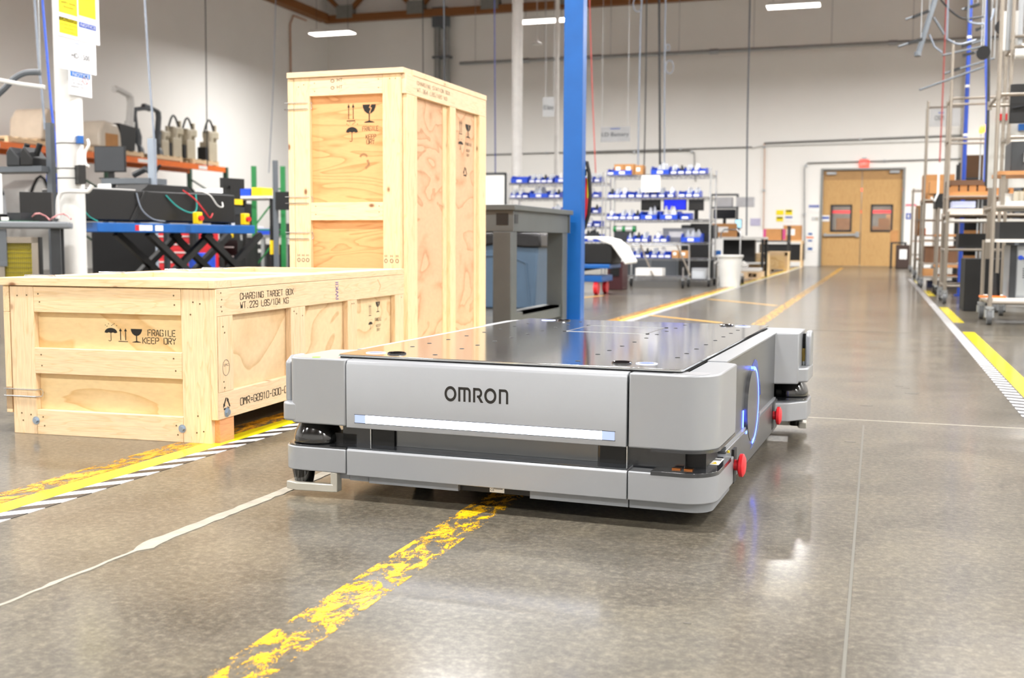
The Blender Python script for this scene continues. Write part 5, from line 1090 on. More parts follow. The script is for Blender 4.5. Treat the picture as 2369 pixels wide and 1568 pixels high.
# yellow mesh guard in a light frame under the bench
a = at(82, 548, 7.3); b = at(3, 640, 7.3)
t = thing('mesh_guard', 'square yellow wire mesh guard in a pale metal frame under the left bench', 'machine guard', LB(-.18, .04), .62); w = (a-b).length*.72; h = a.z
fr = MB().box(-w, 0, 0, .03, .0, .05).box(-w, 0, 0, .03, h-.04, h).box(-w, -w+.04, 0, .03, .05, h).box(-.04, 0, 0, .03, .05, h); fr.build('guard_frame', alu, t)
mm = MB(); n = 14
for i in range(1, n): x = -w+.04+(w-.08)*i/n; mm.box(x-.0015, x+.0015, .012, .016, .05, h-.04)
for i in range(1, 18): z = .05+(h-.09)*i/18; mm.box(-w+.04, -.04, .010, .014, z-.0015, z+.0015)
mm.build('wire_mesh', mat('mesh_dark', '#6a6430', .5), t); MB().box(-w+.04, -.04, .05, .07, .05, h-.04).build('guard_panel', mat('guard_yellow', '#cdbb1c', .5), t)
MB().box(-w, 0, .07, .3, 0, h).build('machine_body', black, t)
# stuff on the left bench
def blob(name, label, cat, p, parts_):
    t = thing(name, label, cat, p)
    for nm, mb_, m_ in parts_: mb_.build(nm, m_, t)
    return t
blob('circuit_board', 'green circuit board with black chips lying on the left bench', 'circuit board', LB(-.42, .12, bz_), [('board', MB().box(-.16, .16, 0, .2, 0, .006), mat('pcb_green', '#1f5a3c', .4)), ('chip', MB().box(-.1, -.02, .03, .12, .006, .05), black), ('chip', MB().box(.02, .13, .05, .16, .006, .06), dgrey), ('chip_label', MB().box(.0, .05, .015, .03, .006, .03), paper)])
random.seed(11)
for i, (nm, m_, x0) in enumerate((('bright green', mat('wire_green', '#44d01e', .4), -.85), ('dark red', mat('wire_dark_red', '#6c2430', .5), -.7), ('pink', mat('wire_pink', '#c78a8a', .5), -.22))):
    o = MB().tube([(x0+.25*k/9, .1+.05*math.sin(k*1.7+i), .006+.05*abs(math.sin(k*.6+i*.3))) for k in range(10)], .006, 6).build('loose_cable', m_, None, LB(0, 0, bz_), .62); tag(o, f'loose {nm} cable curling on the left bench', 'cable')
a = at(1, 405, 7.7); b = at(53, 470, 7.7)
t = thing('document_holder', 'white sheets with blue lines in a holder standing on the left bench', 'papers', LB(-.52, .3, bz_), .62); w = .1; z1 = a.z-bz_
MB().box(-w, w, 0, .01, z1-.27, z1).build('sheet', paper, t); MB().flat([R4(-w*.8, w*.8, z1-.07-.02*q, z1-.064-.02*q+.004*(q == 2)) for q in range(3)], (0, 0, 0), X_, Z_, NY).build('sheet_lines', nb, t); MB().box(-.02, .02, .01, .04, 0, z1-.1).box(-.1, .1, -.03, .1, 0, .012).build('holder_stand', black, t)
a = at(68, 437, 7.9); b = at(133, 503, 7.9); q = LB(-.2, .18, bz_+.001); t = carton('black equipment box at the back of the left bench', q[0], q[1], q[2], .2, .16, .2, m=black, tape=False, lab=False, name='equipment_box', cat='equipment', rz=.62)
# overhead shelf on the bench with a post and lamp boom
a = at(104, 300, 7.9); 
t = thing('bench_upright', 'grey upright post with a shelf arm behind the left bench', 'bench frame', (a.x, a.y+.05, 0)); MB().box(-.022, .022, -.022, .022, 0, at(104, 283, 7.9).z).build('post', greyp, t); zz = at(50, 390, 7.9).z
MB().box(-1.4, 0, -.1, .12, zz-.02, zz+.02).build('shelf_arm', greyp, t)
mz = zz+.02
for i, (px0, px1, lab) in enumerate(((0, 40, 'dark robot arm part on the shelf over the left bench, left one'), (42, 78, 'black tilted arm bracket on the shelf over the left bench'))):
    x0, x1 = at(px0, 360, 7.9).x, at(px1, 360, 7.9).x; t = thing('machine_fixture', lab, 'machine part', ((x0+x1)/2, a.y+.02, mz)); w = (x1-x0)/2
    MB().prism([(-w, 0), (w, 0), (w, .06), (w*.3, .1), (-w*.4, .14), (-w, .1)], -.08, .08, 1).build('casting', black if i else dgrey, t, bevel=.01); MB().cyl((w*.2, 0, .05), (w*1.1, 0, .16), .02).build('arm', black, t)
q = [at(a_, b_, 7.9) for a_, b_ in ((-15, 228), (10, 205), (35, 180), (60, 168), (94, 167))]
t = thing('lamp_boom', 'curved grey lamp boom with a pale crossbar at the upper left edge', 'lamp arm', (0, 0, 0)); MB().tube(eased(q), .022, 8).build('boom', greyp, t); MB().tube([at(-10, 184, 7.8), at(50, 195, 7.8), at(104, 202, 7.8)], .015, 8).build('crossbar', white, t); MB().tube([at(94, 168, 7.9), Vector((at(94, 168, 7.9).x, at(94, 168, 7.9).y, HW))], .006, 5).build('hanging_wire', steel, t)
# hanging hoses near the column
cable('thin grey cable hanging at the upper left, beside the lamp boom', [(80, 0), (90, 150), (96, 205), (104, 300)], 8.2, .009, cabg)
cable('bright blue air hose hanging just left of the white column', [(98, 0), (108, 120), (118, 240), (128, 330), (134, 400), (133, 445)], 8.25, .010, cabb, name='air_hose', cat='hose', loops=[(120, 412, .06)])
cable('grey cord hanging down to the second bench post, right of the white column', [(335, 0), (345, 170), (355, 300), (362, 440)], 10.5, .010, cabg)
cable('thin dark cable hanging before the pallet rack, left part', [(475, 0), (478, 250), (480, 385)], 20, .01)
cable('thin grey cable hanging left of the tall crate', [(638, 0), (632, 200), (622, 400)], 20, .008, cabg)
# ---- black machine cabinet
a = at(192, 440, 10.3); b = at(332, 625, 10.3)
t = thing('machine_cabinet', 'large matt black machine cabinet right of the white column', 'cabinet', (a.x, a.y+.1, 0), .62); w = (b-a).to_2d().length; h = at(265, 524, 10.3).z
MB().box(0, w, 0, .5, .03, h).build('cabinet_body', mat('matt_black', '#0c0c0d', .7), t, bevel=.01); MB().box(.02, w-.02, .02, .48, 0, .03).build('plinth', black, t); MB().cyl((w-.08, -.004, .46), (w-.08, 0, .46), .02, 14).build('round_badge', steel, t)
# ---- blue lift table with black robot chassis
P0 = Vector((-5.75, 7.62, 0)); ang = math.radians(42); zt = .79
P0 = at(225, 514, 8.8); P1 = at(590, 522, 10.2); ang = math.atan2(P1.y-P0.y, P1.x-P0.x); LL = (P1-P0).to_2d().length; zt = (P0.z+P1.z)/2
t = thing('lift_table', 'blue scissor lift table with crossed black legs behind the low crate', 'lift table', (P0.x, P0.y, 0), ang)
MB().box(0, LL, 0, .62, zt-.075, zt).build('platform', bluep, t, bevel=.006)
MB().box(.40, .53, -.002, 0, zt-.06, zt-.015).box(.45, .46, -.002, 0, zt-.06, zt-.015).build('label_card', paper, t); MB().box(.56, .64, -.002, 0, zt-.06, zt-.015).build('label_card', paper, t); MB().box(.36, .40, -.002, 0, zt-.06, zt-.015).build('danger_label', redp, t)
for y in (.08, .5):
    for x0, x1 in ((.55, 1.25), (1.15, 1.85)):
        MB().beam((x0, y, zt-.08), (x1, y, .16), .06, .05).build('scissor_leg', black, t); MB().beam((x1, y+.03, zt-.08), (x0, y+.03, .16), .06, .05).build('scissor_leg', black, t)
MB().box(.4, 1.95, .03, .6, .10, .16).build('base_frame', black, t)
for x in (.5, 1.85):
    for y in (.06, .54): MB().cyl((x, y-.02, .05), (x, y+.02, .05), .05, 16).build('wheel', rubber, t)
cs = thing('robot_chassis', 'long open black robot chassis with loose wiring on the blue lift table', 'robot', (P0.x, P0.y, zt), ang)
MB().box(-.08, 1.5, .06, .6, .02, .27).build('chassis_box', mat('satin_black', '#0e0e0f', .4), cs, bevel=.01)
MB().prism([(.35, .02), (.5, .27), (.55, .27), (.4, .02)], .05, .06, 1).prism([(.5, .27), (.58, .33), (1.0, .33), (1.05, .27)], .1, .5, 1).build('cable_cover', black, cs, bevel=.015)
MB().box(1.0, 1.48, .1, .55, .27, .285).build('top_frame', dgrey, cs); MB().box(.0, .45, .1, .5, .27, .28).build('top_frame', white, cs)
def wires(par, spec):
    for lab, m_, r, pts in spec: MB().tube(eased(pts), r, 6).build('wire', m_, par, label=lab)
teal = mat('wire_teal', '#1c9c94', .4)
wires(cs, (('teal cable', teal, .0055, [(-.12, .04, .26), (-.13, .03, .15), (-.06, .02, .05), (.02, .02, .01)]), ('teal cable', teal, .0055, [(.72, .05, .24), (.82, .03, .15), (.93, .0, .1), (1.02, .02, .13), (1.05, .06, .26)]), ('grey cable', cabg, .0055, [(.42, .05, .25), (.45, .03, .12), (.55, .02, .04), (.68, .02, .02)]), ('red cable', redp, .0055, [(.9, .05, .29), (1.0, .02, .22), (1.08, -.01, .12), (1.15, .0, .06), (1.2, .02, .1)]), ('white cable', white, .0055, [(1.05, .05, .30), (1.15, .0, .26), (1.22, -.02, .17), (1.3, .0, .16), (1.33, .04, .2)])))
for k_, (px, py, Z) in enumerate(((457, 498, 9.5), (567, 503, 9.9))):
    p = at(px, py, Z); t = thing('stop_pendant', ('left' if k_ == 0 else 'right')+' yellow pendant with red stop button on the lift table', 'emergency stop', (p.x, p.y, zt+.002), ang)
    MB().box(-.028, .028, -.03, .03, 0, .1).build('pendant_box', yel, t, bevel=.006); MB().cyl((.0, -.03, .05), (.0, -.055, .05), .022, 16).build('stop_button', redp, t)
# bits on the right end of the lift table: black monitor-like head and small box
p = at(545, 470, 10.2); t = thing('electronics_stack', 'stack of black and yellow electronics on the right end of the lift table', 'electronics', (p.x, p.y, zt), ang)
MB().box(-.12, .1, 0, .2, 0, .1).build('module', black, t); MB().box(-.09, -.05, -.04, .0, .0, .12).build('module', white, t); MB().box(-.1, .1, -.01, .15, .1, .17).build('module', dgrey, t); MB().box(-.1, .07, -.02, .12, .19, .24).build('tray', yel, t); MB().box(-.06, .06, .0, .1, .17, .36).build('module', black, t); MB().box(-.13, .13, .02, .06, .34, .43).build('head', black, t)
# ---- table behind lift table with papers and bins
p0 = at(380, 447, 13.2); p1 = at(615, 452, 13.2); zt2 = .86
t = thing('workbench', 'long pale bench with paper stacks and colour bins behind the lift table', 'workbench', (p0.x, p0.y, 0)); w = p1.x-p0.x+.3; zt2 = p0.z-.04
MB().box(-.05, w, 0, .6, zt2-.03, zt2).build('tabletop', mat('pale_top', '#d8d8d4', .5), t)
for x in (-.03, w/2, w-.05):
    for y in (.03, .53): MB().box(x, x+.04, y, y+.04, 0, zt2-.03).build('leg', black, t)
def on_tab(name, label, cat, px0, px1, h, m_, dy=.1, d=.25, Y0=None, zt_=None):
    Y0 = Y0 or p0.y; a_, b_ = on_y(px0, 450, Y0+dy).x, on_y(px1, 450, Y0+dy).x; o = MB().box((a_-b_)/2, (b_-a_)/2, 0, d, 0, h).build(name, m_, None, ((a_+b_)/2, Y0+dy, (zt_ or zt2)+.001), bevel=.004); return tag(o, label, cat)
on_tab('paper_stack', 'pile of white papers and bags on the long pale bench', 'papers', 462, 515, .09, paper); o = on_tab('folder', 'red folder lying on the long pale bench left of the papers', 'folder', 392, 458, .03, redp); on_tab('paper_stack', 'low stack of grey sheets behind the red folder', 'papers', 395, 455, .06, mat('grey_sheets', '#b9b8b3', .7), .4)
on_tab('storage_bin', 'blue open bin on the long pale bench', 'storage bin', 520, 548, .1, binblue); on_tab('storage_bin', 'second blue bin, touching the yellow bin on the long pale bench', 'storage bin', 551, 579, .09, binblue); on_tab('storage_bin', 'yellow bin at the right end of the long pale bench', 'storage bin', 582, 605, .1, yel)
# ---- bench with monitors behind cabinet
Zm = 11.9; p = at(300, 412, Zm); zsh = p.z
t = thing('bench_upright', 'grey overhead bench shelf with two slotted posts right of the white column', 'bench frame', (p.x, p.y, 0)); x1 = at(358, 400, Zm).x-p.x
MB().box(-.35, x1, -.02, .3, zsh-.06, zsh).build('shelf_beam', greyp, t); MB().box(x1-.035, x1+.035, .02, .08, 0, at(358, 322, Zm).z).build('post', mat('slotted_post', '#8f99a5', .4), t); MB().box(-.3, -.24, .02, .08, 0, zsh).build('post', greyp, t)
monitor('monitor', 'dark monitor seen from behind on the bench shelf, right of the white column', 222, 338, 285, 398, p.y+.1, mat('monitor_back', '#33363a', .5), zsh, rz=.2)
t = thing('machine_fixture', 'black cable chain arm beside the monitor on the bench shelf', 'machine part', (p.x+.18, p.y+.1, zsh)); MB().tube([(-.2, 0, .04), (-.05, 0, .1), (.06, 0, .05)], .035, 8).build('casting', dgrey, t); MB().tube([(.05, 0, .0), (.1, 0, .1), (.14, 0, .14)], .014, 8).build('arm', black, t)
q = at(231, 405, Zm); o = carton('white document pouch hanging below the bench shelf', q.x, p.y-.03, zsh-.06-.17, .17, .01, .17, m=paper, tape=False, lab=False, name='document_pouch', cat='papers')
t, zz = table('workbench', 'dark workbench carrying white machine heads behind the black cabinet', 235, 448, 385, p.y+.15, .6, dgrey, dgrey, None, None, 'workbench')
for i, (px, lab) in enumerate(((272, 'beige machine head left on the dark workbench'), (340, 'beige machine head right on the dark workbench'))):
    q = at(px, 440, Zm+.3); t = thing('feeder_unit', lab, 'machine part', (q.x, p.y+.35, zz)); MB().lathe([(.06, 0), (.075, .05), (.07, .1), (.04, .14), (.02, .15)], (0, 0, 0), 14).build('housing', beige, t); MB().box(-.04, .04, -.07, -.05, .03, .08).build('window_pane', dgrey, t)
# ---- red tool chest
p = at(334, 545, 14); t = thing('tool_chest', 'red tool chest with pale drawer handles seen under the lift table', 'tool chest', (p.x, p.y, 0)); w = at(480, 545, 14).x-p.x; h = at(400, 520, 14).z
MB().box(0, w, 0, .5, .1, h).build('chest_body', redp, t, bevel=.01)
for i, z in enumerate((.18, .32, .44, .54, .64)):
    if z+.09 < h: d_ = MB().box(.03, w-.03, -.012, 0, z, z+.085).build('drawer', redp, t); MB().box(.08, w-.08, -.03, -.012, z+.055, z+.07).build('drawer_handle', white, d_)
for x in (.06, w-.06):
    for y in (.06, .44): caster(t, x, y, .1)
# second dark cabinet and white-striped rack
p = at(500, 560, 14.5); t = thing('drawer_cabinet', 'black drawer cabinet with light handles left of the tall crate', 'cabinet', (p.x, p.y, 0)); w = at(560, 545, 14.5).x-p.x
MB().box(0, w, 0, .5, 0, .66).build('cabinet_body', black, t)
for z in (.1, .24, .38, .5): d_ = MB().box(.02, w-.02, -.01, 0, z, z+.1).build('drawer', black, t); MB().box(.05, w-.05, -.02, -.01, z+.06, z+.075).build('drawer_handle', white, d_)
o = cbox('small brown box on the floor beside the black drawer cabinet', 498, 588, 533, 602, 13.1, .3, 0.001, lab=False, tape=False)
# dark table with tube legs at the right, yellow-black posts
t, zz0 = table('workbench', 'dark bench with steel legs just left of the tall crate', 555, 543, 662, 13.6, .6, mat('grey_top', '#9a9c98', .4), steel, None, None, 'workbench')
for i, px in enumerate((630, 640)):
    q = at(px, 560, 12.6); t = thing('bollard_post', ('left' if i == 0 else 'right')+' yellow and black safety post beside the tall crate', 'safety post', (q.x, q.y, 0))
    for k in range(5): MB().cyl((0, 0, .02+k*.16), (0, 0, .02+(k+1)*.16), .028, 12).build('painted_band', yel if k % 2 else black, t)
    MB().cyl((0, 0, 0), (0, 0, .02), .06, 14).build('foot', black, t)
bench_top_z = zz0
# green rack uprights with grey post
def upright_frame(label, px0, px1, pyt, Z, m_, r=.035):
    a_, b_ = at(px0, 450, Z), at(px1, 450, Z); h = at((px0+px1)/2, pyt, Z).z; t = thing('rack_frame', label, 'rack frame', (a_.x, a_.y, 0), math.atan2(b_.y-a_.y, b_.x-a_.x)); L_ = (b_-a_).to_2d().length
    for x in (0, L_): MB().box(x-r, x+r, -r, r, 0, h).build('upright', m_, t); MB().box(x-r*1.5, x+r*1.5, -r*1.5, r*1.5, 0, .01).build('foot_plate', m_, t)
    z = .3
    while z+.5 < h: MB().beam((0, 0, z), (L_, 0, z+.5), .02).build('diagonal_brace', m_, t); MB().beam((0, 0, z+.5), (L_, 0, z+.5), .02).build('cross_brace', m_, t); z += .55
    return t
upright_frame('green rack upright frame left of the tall crate', 588, 655, 385, 15, mat('rack_green', '#1d7a3e', .45), .03)
q = at(638, 480, 12.5); t = thing('slotted_post', 'thin grey slotted post in front of the green rack frame', 'post', (q.x, q.y, 0)); MB().box(-.022, .022, -.022, .022, 0, at(638, 372, 12.5).z).build('post', greyp, t); MB().box(-.08, .08, -.08, .08, 0, .01).build('foot_plate', greyp, t); MB().box(.02, .2, -.04, .04, 1.0, 1.2).build('mounted_bracket', black, t)
# ---- pallet rack along the left wall
XR_ = -15.5; yA, yB_ = 11.5, 24.3; zr = 2.46; rg = mat('rack_dark_green', '#3d5b4b', .5)
t = thing('pallet_rack', 'long orange and green pallet rack along the left wall', 'pallet rack', (XR_, 0, 0))
for y in (yA, 15.4, 19.8, yB_):
    for x in (0, -1.05): MB().box(x-.05, x+.05, y-.045, y+.045, 0, zr).build('upright', rg, t); MB().box(x-.09, x+.09, y-.09, y+.09, 0, .012).build('foot_plate', rg, t)
    for z in (.4, 1.0, 1.6): MB().beam((0, y, z), (-1.05, y, z+.6), .035).build('frame_brace', rg, t)
for x in (0, -1.05):
    for a_, b_ in ((yA, 15.4), (15.4, 19.8), (19.8, yB_)): bm_ = MB().box(x-.03, x+.03, a_+.045, b_-.045, zr-.13, zr).build('load_beam', orange, t); (MB().flat([R4(a_+1.0, a_+1.35, zr-.11, zr-.03), R4(b_-1.2, b_-.85, zr-.11, zr-.03)], (x+.03, 0, 0), Y_, Z_, X_, .002).build('beam_label', paper, bm_) if x == 0 else None)
for a_, b_ in ((yA, 15.4), (15.4, 19.8), (19.8, yB_)): MB().box(-1.0, -.03, a_+.05, b_-.05, zr-.03, zr-.005).build('deck_panel', steel, t)
for a_, b_ in ((15.4, 19.8), (19.8, yB_)): MB().box(-1.0, -.03, a_+.05, b_-.05, 1.05, 1.08).build('deck_panel', steel, t)
pal = None
for i, y in enumerate((11.7, 13.5, 15.6, 17.0, 18.35, 19.95, 21.4, 22.9)):
    lab = f'wooden pallet on the orange rack, {NTH[i]} counting from the camera'
    if pal is None: pal = pallet(lab, XR_-.5, y, 1.0, 1.1, zr+.001, 'pallets on the orange rack')
    else: dup(pal, (XR_-.5, y, zr+.001), 0, lab)
zp = zr+.122
def on_rack(px, dx=-.35): q = on_x(px, 330, XR_+dx); return q
bt = mat('arm_beige', '#b9b09a', .45)
def scara(label, px, s=1.0, loop=True):
    q = on_rack(px); t = thing('industrial_robot', label, 'robot arm', (q.x, q.y, zp))
    MB().box(-.12*s, .12*s, -.16*s, .16*s, 0, .42*s).build('pedestal', bt, t, bevel=.02); MB().cyl((0, 0, .42*s), (0, 0, .62*s), .11*s, 16).build('shoulder', bt, t, bevel=.01)
    MB().box(-.09*s, .09*s, -.1*s, .28*s, .5*s, .66*s).build('upper_arm', bt, t, bevel=.03); MB().cyl((0, .24*s, .3*s), (0, .24*s, .8*s), .045*s, 12).build('quill', bt, t)
    MB().box(-.1*s, .1*s, -.26*s, -.165*s, 0, .3*s).build('connector_box', black, t)
    if loop: MB().tube([(0, -.15*s+.38*s*k/8, .62*s+.28*s*math.sin(PI*k/8)) for k in range(9)], .022*s, 8).build('cable_loop', black, t)
    return t
scara('beige robot arm with cable hoop, rightmost on the orange rack', 482, 1.15); scara('beige robot arm with thin loop, second from the right on the orange rack', 432, 1.1); scara('beige robot arm with thick loop, third from the right on the orange rack', 400, 1.1); scara('short beige robot arm beside the dark jointed arms on the rack', 374, .9, False)
def jarm(label, px, m_, s=1.0, flip=1):
    q = on_rack(px); t = thing('industrial_robot', label, 'robot arm', (q.x, q.y, zp))
    MB().lathe([(.14*s, 0), (.13*s, .1*s), (.1*s, .16*s)], (0, 0, 0), 18).build('base', m_, t); MB().tube([(0, 0, .15*s), (0, .02, .35*s), (0, .05*flip, .5*s)], .085*s, 12).build('lower_arm', m_, t)
    MB().tube([(0, .05*flip, .5*s), (0, .1*flip, .8*s), (0, .08*flip, .92*s)], .06*s, 12).build('upper_arm', m_, t); MB().tube([(0, .08*flip, .92*s), (0, -.25*flip, .98*s), (0, -.38*flip, .99*s)], .045*s, 10).build('forearm', m_, t); MB().cyl((0, -.38*flip, .99*s), (0, -.46*flip, .98*s), .05*s, 12).build('wrist', m_, t)
    return t
dk = mat('arm_dark_grey', '#4b5055', .4); jarm('dark grey jointed robot arm left of the hanging cord on the rack', 318, dk, 1.05, -1); jarm('dark grey jointed robot arm behind the hanging cord, reaching left', 362, dk, 1.1, 1); jarm('white jointed robot arm standing tall on the rack, reaching left', 298, white, 1.35, 1)
q = on_rack(262); t = thing('equipment_tub', 'black open tub of equipment on the orange rack', 'tub', (q.x, q.y, zp)); MB().prism([(-.25, 0), (.2, 0), (.27, .5), (-.3, .55)], -.4, .4, 0).build('tub_body', black, t)
for i, (px, m_, s, lab) in enumerate(((222, mat('wrap_plastic', '#cfc4b4', .3), .72, 'plastic-wrapped load of boxes on the pallet rack beside the white column'), (95, mat('wrap_beige', '#c3b3a0', .5), .8, 'beige shrink-wrapped load on the pallet rack left of the white column'))):
    q = on_rack(px); t = thing('wrapped_load', lab, 'wrapped goods', (q.x, q.y, zp)); MB().prism([(-.55*s, 0), (.55*s, 0), (.45*s, .45*s), (.3*s, .72*s), (-.3*s, .78*s), (-.5*s, .5*s)], -.4, .4, 0).build('wrapped_goods', m_, t, bevel=.05); MB().box(.3, .41, -.2, .2, .02, .3).build('visible_box', card, t)
# things on the lower deck of the pallet rack
for i, (y, lab, m_) in enumerate(((16.6, 'grey wrapped machine on the lower deck of the pallet rack, nearest', bagm), (17.9, 'white crate of parts on the lower deck of the pallet rack', white), (21.2, 'black machine with hoops on the lower deck of the pallet rack', black), (22.9, 'black wire frame seat on the lower deck of the pallet rack', dgrey))):
    t = thing('stored_machine', lab, 'machine', (XR_-.45, y, 1.081)); MB().prism([(-.45, 0), (.45, 0), (.4, .45), (.1, .75), (-.35, .55)], -.35, .35, 0).build('machine_body', m_, t, bevel=.04); MB().tube([(.38, -.3+.6*k/6, .4+.4*math.sin(PI*k/6)) for k in range(7)], .03, 6).build('hoop', black, t)
# folded dark drying-rack shape right of the monitor
t = thing('antenna_frame', 'thin black folding frame spread out behind the paper stacks', 'frame', (at(500, 430, 15).x, at(500, 430, 15).y, 0)); MB().cyl((0, 0, 0), (0, 0, 1.2), .02, 8).build('mast', black, t); z = 1.2
MB().beam((-1.0, 0, z+.05), (1.1, 0, z), .02).beam((-.9, .3, z+.05), (.9, -.3, z), .02).build('arm', black, t); MB().box(-.25, .25, -.25, .25, 0, .02).build('foot', black, t)
# conduit and small fitting on the left wall
t = thing('conduit', 'copper-coloured conduit running down the left wall near the corner', 'pipe', (XL+.05, on_x(672, 100, XL+.05).y, 0)); MB().tube([(0, 1.0, 7.5), (0, .2, 7.5), (0, 0, 7.2), (0, 0, 0)], .025, 8).build('pipe_run', mat('copper_pipe', '#b98f70', .5), t); MB().box(-.04, .04, -.05, .05, 4.6, 4.7).build('pipe_clamp', steel, t)
# ================================================================== RIGHT SIDE: TUBE-FRAME CARTS
def tube_cart(label, x0, x1, y0, y1, H, rails, shelves=(), name='tube_cart', r=.016, cast=.15, tall=None, m=alu):
    t = thing(name, label, 'cart', (x0, y0, 0)); w, d = x1-x0, y1-y0
    for i, (x, y) in enumerate(((0, 0), (0, d), (w, 0), (w, d))):
        MB().cyl((x, y, cast), (x, y, (tall or {}).get(i, H)), r, 12).build('post', m, t)
        c = MB().box(x-.03, x+.03, y-.03, y+.03, cast-.02, cast).cyl((x, y, cast*.45), (x, y, cast), .02, 8).box(x-.035, x+.035, y-.01, y+.05, cast*.4, cast*.8).build('caster_fork', steel, t); MB().cyl((x-.018, y+.01, cast*.4), (x+.018, y+.01, cast*.4), cast*.4, 18).build('caster_wheel', mat('caster_grey', '#5a5c5e', .5), c)
    for z in rails:
        for p, q in (((0, 0), (w, 0)), ((0, d), (w, d)), ((0, 0), (0, d)), ((w, 0), (w, d))): MB().cyl((*p, z), (*q, z), r*.85, 10).build('cross_rail', m, t)
        for x, y in ((0, 0), (0, d), (w, 0), (w, d)): MB().cyl((x, y, z-.035), (x, y, z+.035), r*1.25, 12).build('tube_joint', m, t)
    for z, mm in shelves: MB().box(.01, w-.01, .01, d-.01, z, z+.025).build('shelf_board', mm, t)
    return t
wsh = mat('white_laminate', '#dedcd6', .4); osb = pine(0, '#c08a58', '_shelf')
def Zat(px, py, Y): return on_y(px, py, Y).z
# cart nearest the camera
c1 = on_z(2289, 752); X1, Y1 = c1.x, c1.y+.05; Y1b = on_z(2258, 738).y
z = lambda py: Zat(2300, py, Y1)
tube_cart('tall tube-frame cart nearest the camera at the right edge', X1, X1+1.3, Y1, Y1+.75, 2.0, [z(700), z(480), z(220)], [(z(697), wsh), (z(482), wsh), (z(560), wsh)], tall={0: 3.2, 1: z(560)+.02, 2: 3.2, 3: 3.2})
zs = z(697)+.026
X0, Xb, Z0, Z1 = rect(2335, 560, 2400, 690, Y1+.15); t = thing('desktop_computer', 'grey computer tower with blue cables on the lowest board of the nearest cart', 'computer', (X0, Y1+.15, zs)); w = .36
MB().box(0, w, 0, .45, 0, Z1-Z0-.03).build('case', mat('pc_grey', '#8f9397', .4, .3), t, bevel=.008); H_ = Z1-Z0-.03; bp_ = MB().box(.06, w-.02, -.004, 0, .02, H_-.04).build('back_plate', steel, t); MB().box(0, .05, -.02, .0, 0, H_).build('side_flange', dgrey, t)
for k in range(5): MB().box(.1, .25, -.007, -.004, H_*.38+k*.018, H_*.38+k*.018+.008).build('vent_slot', black, bp_)
MB().cyl((.26, -.004, .1), (.26, -.012, .1), .05, 20).build('fan_grille', black, bp_); MB().tube([(.08, -.01, H_-.1), (.15, -.08, H_-.12), (.22, -.06, H_-.25), (.12, -.03, H_-.3)], .01, 6).build('wire', cabb, t); MB().cyl((.08, -.02, H_-.1), (.08, .0, H_-.1), .02, 10).build('plug', binblue, t)
o = MB().box(0, .2, 0, .12, 0, .012).build('orange_pad', orange, None, (X0-.22, Y1+.1, zs)); tag(o, 'flat orange pad on the lowest board of the nearest cart', 'pad')
MB().cyl((X0-.1, Y1+.25, zs), (X0-.1, Y1+.25, zs+.2), .05, 12, .03).build('rubber_foot', black); tag(bpy.data.objects['rubber_foot'], 'black cone foot beside the computer tower on the nearest cart', 'stand')
def rbox(label, name, cat, px0, py0, px1, py1, Y, d, zz, m_, **k): return cbox(label, px0, py0, px1, py1, Y, d, zz, m=m_, tape=k.pop('tape', False), lab=k.pop('lab', False), name=name, cat=cat, **k)
zt1 = z(560)+.026
rbox('black flat machine housing under the middle board of the nearest cart', 'machine_housing', 'machine', 2312, 520, 2480, 560, Y1+.1, .5, zt1, black)
rbox('long white profile bar on the nearest cart', 'profile_bar', 'bar', 2308, 468, 2480, 478, Y1+.1, .1, z(482)+.026, white)
zu = z(395)
t = thing('wall_shelf_board', 'wooden equipment board of the nearest cart under the grey machine', 'shelf', (X1+.03, Y1+.04, zu-.03)); MB().box(0, 1.25, 0, .6, 0, .03).build('board', osb, t)
for x in (.04, 1.2): MB().box(x-.015, x+.015, .02, .05, -(zu-.03-z(482)-.026), 0).build('bracket_post', alu, t)
t = thing('machine_module', 'dark grey machine box with round knob at the right edge', 'machine', (X1+.12, Y1+.1, zu)); hm = z(325)-zu; MB().box(0, 1.0, 0, .45, 0, hm).build('module_case', mat('module_grey', '#34373a', .45), t, bevel=.006); MB().cyl((.22, -.03, hm*.5), (.22, 0, hm*.5), .025, 14).build('knob', black, t); MB().tube([(.1, -.0, hm*.3), (.1, -.04, hm*.3), (.1, -.04, hm*.6), (.1, 0, hm*.6)], .008, 6).build('grab_handle', chrome, t)
t = thing('monitor', 'black screen panel hanging high at the right edge', 'monitor', (on_y(2343, 240, Y1).x, Y1+.2, z(280))); MB().box(0, .6, 0, .05, 0, z(188)-z(280)).build('monitor_case', black, t, bevel=.004); MB().box(.2, .26, .05, .09, -.2, z(188)-z(280)).cyl((.23, .07, z(188)-z(280)), (.23, .07, 3.0-z(280)), .012).build('mount_arm', alu, t); MB().tube([(.02, -.01, .12), (.15, -.02, .14), (.4, -.02, .1)], .008).build('wire', cabk, t)
# things between boards on nearest cart: white boards, small bottles
zz = z(482)+.026
rbox('white box with black label under the wooden board of the nearest cart', 'parts_box', 'box', 2325, 420, 2350, 450, Y1+.3, .15, zz, white, lab=True)
for i, px in enumerate((2352, 2364)): p = on_y(px, 440, Y1+.25); o = MB().cyl((0, 0, 0), (0, 0, .12), .022, 12).build('bottle', cream, None, (p.x, Y1+.25, zz)); tag(o, ('left' if i == 0 else 'right')+' of two cream bottles on the nearest cart', 'bottle'); 
